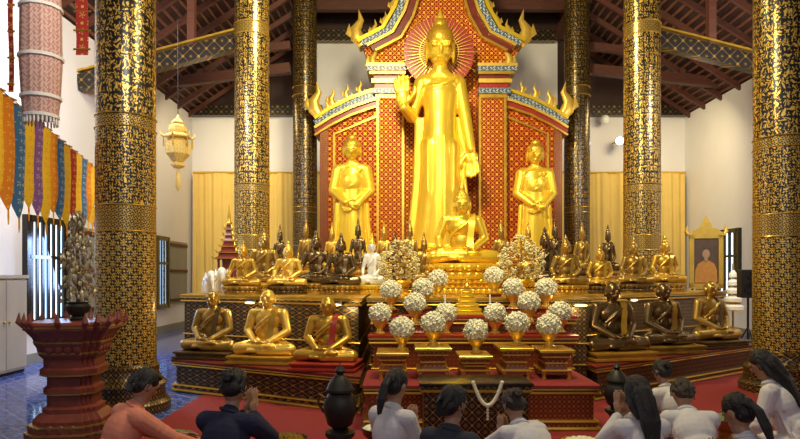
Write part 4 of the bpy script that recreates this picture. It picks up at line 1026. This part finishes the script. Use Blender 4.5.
# ================================================================== PEOPLE
HS = .92
def person(label, px, Y, rz=0, lean=.15, shirt='white_cloth', bottom='dark_cloth', hair='short', hairm='hair', arms='wai', nod=.15, turn=0, s=1.0, sleeve=True, roll=0, wd=.9):
    x0, sl = ux(px, Y), math.sin(lean)*.6*s
    t = thing('person', label, 'person', (x0+math.sin(rz)*sl*.6, Y, CZ), rz, s)
    P = V((0, 0, .175)); d = V((0, math.sin(lean), math.cos(lean))); fw = V((0, math.cos(lean), -math.sin(lean)))
    Rl = Matrix.Rotation(-lean, 3, 'X')
    Nk = P+d*.475; hd = lean*.7+nod*.4
    H = Nk+V((0, math.sin(hd), math.cos(hd)))*.158
    Rh = Matrix.Rotation(turn, 3, 'Z') @ Matrix.Rotation(-(lean*.5+nod), 3, 'X') @ Matrix.Rotation(roll, 3, 'Y')
    def hp(x, y, z): return H+Rh @ (V((x, y, z))*HS)
    def hell(bm, x, y, z, r): ell(bm, hp(x, y, z), tuple(v*HS for v in r), Rh)
    SHo = P+d*.415
    J = {}
    for sd in (-1, 1):
        sh_ = SHo+V((sd*.162*wd, 0, 0))
        if arms == 'wai':
            el = sh_+V((sd*.03, .10, -.22)); wr = P+d*.34+fw*.23+V((sd*.02, 0, 0))
        elif arms == 'high':
            el = sh_+V((sd*.05, .17, -.12)); wr = P+d*.5+fw*.25+V((sd*.02, 0, 0))
        elif arms == 'lap':
            el = sh_+V((sd*.045, .05, -.24)); wr = V((sd*.08, .27+math.sin(lean)*.2, .2))
        else:
            el = sh_+V((sd*.04, .2, -.16)); wr = el+V((-sd*.05, .19, -.08))
        J[sd] = (sh_, el, wr)
    bm = B()
    ell(bm, P, (.15*wd, .12, .115)); ell(bm, P+d*.16, (.125*wd, .092, .14), Rl); ell(bm, P+d*.32, (.148*wd, .098, .15), Rl)
    cap(bm, SHo+V((-.135*wd, 0, 0)), SHo+V((.135*wd, 0, 0)), .048, .048)
    cap(bm, Nk-d*.03, H-V((0, 0, .05)), .048, .044)
    hell(bm, 0, 0, 0, (.074, .093, .112)); hell(bm, 0, .03, -.06, (.054, .056, .052))
    hell(bm, 0, .097, -.022, (.013, .018, .024)); hell(bm, 0, .085, .028, (.05, .014, .01))
    hell(bm, 0, .086, -.06, (.024, .01, .007)); hell(bm, 0, .084, -.071, (.02, .01, .007)); hell(bm, 0, .074, -.098, (.026, .022, .018))
    for sd in (-1, 1):
        hell(bm, sd*.077, -.005, -.012, (.011, .022, .033))
        sh_, el, wr = J[sd]
        chain(bm, [sh_, el, wr], [.044, .036, .026])
        if arms in ('wai', 'high'): hand(bm, wr, (0, .35, 1), (-sd, 0, 0), 1 if sd < 0 else -1, 1.0, .0095, .05)
        elif arms == 'lap': hand(bm, wr, (-sd*.5, .8, -.25), (0, 0, -1), -1 if sd < 0 else 1, 1.0, .0095, .4)
        else: hand(bm, wr, (-sd*.3, .9, -.1), (-sd, 0, -.3), 1 if sd < 0 else -1, 1.0, .0095, .5)
        chain(bm, [(sd*.085, .03, .16), (sd*.12, .37, .08), (sd*.095, .0, .058), (sd*.085, -.12, .033)], [.078, .052, .038, .03])
    put('body', fuse(bm, .006, 2), M['skin'], t)
    rr = random.Random(px)
    bm = B()
    ell(bm, P+d*.03, (.170*wd, .142, .13)); ell(bm, P+d*.16, (.148*wd, .114, .15), Rl); ell(bm, P+d*.31, (.166*wd, .116, .16), Rl)
    cap(bm, SHo+V((-.135*wd, 0, 0)), SHo+V((.135*wd, 0, 0)), .064, .064); cap(bm, SHo, Nk-d*.0, .08, .056)
    for sd in (-1, 1):
        sh_, el, wr = J[sd]
        if sleeve: chain(bm, [sh_, el, el+(wr-el)*.88], [.064, .052, .04])
        else: chain(bm, [sh_, sh_+(el-sh_)*.75], [.066, .06])
        ell(bm, P+d*.1+V((sd*.09*wd, -.05, 0)), (.045, .06, .1))
        for f in range(4):
            xa = sd*wd*(.03+.035*f)+rr.uniform(-.012, .012); xb = sd*wd*(.02+.04*f)+rr.uniform(-.02, .02)
            chain(bm, [SHo+V((xa, -.056+.012*f, -.03-rr.random()*.06)), P+d*.2+V((xb*.9, -.103+.011*f*f, 0)), P+d*.02+V((xb*1.15, -.132+.012*f*f, 0))], [.011, .014, .016])
        for kk in range(3):
            c = el+(wr-el)*(.05+.17*kk); ell(bm, c, (.054-.005*kk, .05, .011), (wr-el).to_track_quat('Z', 'Y').to_matrix())
            c = sh_+(el-sh_)*(.5+.2*kk); ell(bm, c, (.061-.003*kk, .06, .010), (el-sh_).to_track_quat('Z', 'Y').to_matrix())
    put('shirt', fuse(bm, .0065, 1), M[shirt], t)
    bm = B(); cN = Nk+d*.008
    tube(bm, [cN+Rl @ V((.058*math.cos(a*PI/8), .056*math.sin(a*PI/8)+.004, .012*math.cos(a*PI/8+PI))) for a in range(17)], .012, 8, ref=(0, .3, 1)); put('collar', bm, M[shirt], t)
    bm = B(); ell(bm, (0, -.01, .145), (.18*wd, .15, .12))
    for sd in (-1, 1):
        chain(bm, [(sd*.085, .03, .16), (sd*.125, .36, .098), (sd*.1, .02, .072)], [.1, .082, .068])
    put('trousers', fuse(bm, .012, 3), M[bottom], t)
    bm = B()
    hell(bm, 0, -.012, .028, (.081, .097, .096)); hell(bm, 0, -.042, -.025, (.075, .062, .068))
    for k in range(60):
        a = rr.uniform(0, 2*PI); zz = rr.uniform(-.35, .95); r_ = math.sqrt(1-zz*zz)
        dv = V((r_*math.cos(a), r_*math.sin(a), zz))
        if dv.y > .35 and zz < .55: continue
        b0 = V((dv.x*.079, -.012+dv.y*.095, .028+dv.z*.094)); b1 = b0+V((dv.x*.010+rr.uniform(-.01, .01), dv.y*.010-.006, -.055))
        chain(bm, [hp(*b0), hp(*b1)], [.007, .0045])
    if hair == 'short':
        hell(bm, 0, .04, .085, (.06, .05, .028))
        for k in range(9): chain(bm, [hp(-.048+.012*k, -.088, -.05), hp(-.043+.0108*k, -.084, -.085-.012*rr.random())], [.012, .006])
    if hair == 'long':
        chain(bm, [hp(0, -.06, -.02), hp(0, -.085, -.13), Nk-fw*.1-d*.06, Nk-fw*.115-d*.2], [.068, .056, .045, .025])
        for k in range(11):
            x = -.055+.011*k; chain(bm, [hp(x, -.095, -.05), Nk-fw*.135-d*.02+V((x*.9, 0, 0)), Nk-fw*.125-d*(.17+.06*rr.random())+V((x*.6, 0, 0))], [.016, .013, .005])
        for sd in (-1, 1): chain(bm, [hp(sd*.062, -.01, .02), hp(sd*.068, -.03, -.1), hp(sd*.06, -.06, -.18)], [.026, .024, .01])
    if hair == 'pony':
        hell(bm, 0, -.1, .03, (.032, .032, .032))
        for k in range(6):
            x = -.02+.008*k; chain(bm, [hp(x*.5, -.11, .03), hp(x, -.145, -.04), hp(x*1.3, -.145-.006*(k % 2), -.15), hp(x*.8, -.135, -.23-.03*rr.random())], [.016, .016, .013, .005])
    if hair == 'bun':
        hell(bm, 0, -.105, .03, (.042, .040, .042))
        for k in range(6): a = k*PI/3; chain(bm, [hp(.03*math.cos(a), -.12, .03+.03*math.sin(a)), hp(.034*math.cos(a+1), -.13, .03+.034*math.sin(a+1))], [.012, .010])
    put('hair', fuse(bm, .0045, 1), M[hairm], t)
    for sd in (-1, 1):
        bm = B(); hell(bm, sd*.03, .082, .004, (.013, .01, .007)); put('eye', bm, M['eye'], t)
    return t
person('person in a coral shirt leaning forward at the far left, black hair', 118, 4.0, -.75, .48, 'orange_cloth', 'dark_cloth', 'short', arms='reach', nod=.35, s=1.01, wd=.9)
person('person in a navy jacket with a black bun, kneeling left of the black urn', 221, 3.7, -.25, .34, 'navy_cloth', 'dark_cloth', 'bun', arms='high', nod=.35, s=1.02, wd=.92)
person('slim person in a white shirt with a black ponytail, just left of the chest', 391, 4.0, -.6, .2, 'white_cloth', 'dark_cloth', 'pony', arms='wai', nod=.3, s=.96, wd=.78)
person('person in a charcoal jacket with short black hair before the black chest', 450, 3.45, -.5, .22, 'grey_cloth', 'dark_cloth', 'short', arms='lap', nod=.2, turn=-.35, s=.95, wd=.82)
p5 = person('dark-haired person bowing in white with a cream shawl, right of the black chest', 532, 3.8, .35, .68, 'white_cloth', 'white_cloth', 'bun', 'brownhair', arms='high', nod=.45, s=.93, wd=.82)
bm = B(); ribbon(bm, [(.09, .46, .32), (.1, .42, .46), (.09, .3, .56), (.08, .14, .5), (.04, .02, .34), (.0, -.06, .22)], [.08, .1, .11, .12, .13, .14], .02); put('shawl', mesh(bm, 60), M['cream_cloth'], p5)
person('woman in a white blouse with long black hair, left of the white group', 648, 3.65, .1, .24, 'white_cloth', 'dark_cloth', 'long', arms='high', nod=.28, s=.97, wd=.78)
person('person in white with a black bun seated behind the long-haired woman', 678, 5.1, .35, .48, 'cream_cloth', 'dark_cloth', 'bun', arms='wai', nod=.25, s=.89, wd=.85)
person('person in a white shirt with short brown hair bowing deeply at the right', 711, 4.1, -.1, .82, 'white_cloth', 'white_cloth', 'short', 'brownhair', arms='reach', nod=.45, s=1.01, wd=.88)
person('black-haired person in white at the lower right corner', 764, 3.3, .45, .36, 'white_cloth', 'dark_cloth', 'pony', arms='wai', nod=.3, s=.94, wd=.82)
person('person in a floral white dress with long black hair at the right edge', 787, 4.8, .75, .42, 'floral', 'floral', 'long', arms='lap', nod=.3, s=1.03, wd=.85)

# ================================================================== LIGHT
def area(loc, aim, size, energy, col, sy=None):
    l = bpy.data.lights.new('lamp', 'AREA'); l.energy = energy; l.color = col; l.size = size
    if sy: l.shape = 'RECTANGLE'; l.size_y = sy
    o = bpy.data.objects.new('lamp', l); C.objects.link(o); o.location = loc
    o.rotation_euler = (V(aim)-V(loc)).to_track_quat('-Z', 'Y').to_euler(); return o
area((-.4, 8.6, 7.7), (1, 14.8, 4.4), 1.1, 600, (1, .88, .52))
area((1, 5.2, 5.6), (1, 9.5, 1.2), 1.2, 240, (1, .85, .52))
area((-4.0, 8.5, 5.2), (-6.1, 12, 2.5), 1.2, 160, (.95, .92, .98))  # this and the next: unseen fills added to brighten the side walls
area((6.2, 9.0, 5.2), (8.4, 14, 2.5), 1.2, 150, (1, .93, .86))
area((-4.4, 15.6, 5.9), (-4.2, 18.4, 2.6), 1.0, 68, (1, .82, .46))  # this and the next: added lights without fixtures, brightening the yellow curtains
area((6.7, 15.6, 5.9), (6.4, 18.4, 2.6), 1.0, 68, (1, .82, .46))
area((-4.4, 13.5, 5.0), (-4.3, 14.5, 8), 1.4, 15, (1, .8, .6))  # this and the next: added uplights that lift the roof timbers
area((6.6, 13.5, 5.0), (6.5, 14.5, 8), 1.4, 15, (1, .8, .6))
area((-1.6, 3.6, 4.6), (-4.0, 6.8, 2.6), .8, 52, (1, .93, .82))  # unseen light added to brighten the paper pennants
area((-6.0, 11, 1.7), (-4, 8, 0), 1.0, 80, (.40, .60, 1))  # added blue light, standing in for window glow on the left floor
area((1, -1.0, 4.0), (1, 8, 1.2), 5.0, 55, (.97, .94, 1), 3.0)  # added fill behind the camera, standing in for entrance daylight
for g in glow:
    l = bpy.data.lights.new('lamp', 'POINT'); l.energy = 5; l.color = (1, .75, .35); l.shadow_soft_size = .05
    o = bpy.data.objects.new('lamp', l); C.objects.link(o); o.location = g
w = bpy.data.worlds.new('World'); sc.world = w; w.use_nodes = True
bg = w.node_tree.nodes['Background']; bg.inputs[0].default_value = (.90, .92, 1, 1); bg.inputs[1].default_value = .15

cam = bpy.data.cameras.new('Camera'); cam.sensor_width = 36; cam.lens = F/800*36; cam.shift_y = (HY-219.5)/800
co = bpy.data.objects.new('Camera', cam); C.objects.link(co); co.location = (0, 0, EYE); co.rotation_euler = (PI/2, 0, 0)
cam.clip_start = .05; sc.camera = co
bpy.data.scenes.remove(work)
for me, _ in TPL.values(): bpy.data.meshes.remove(me)
sc.view_settings.view_transform = 'Standard'
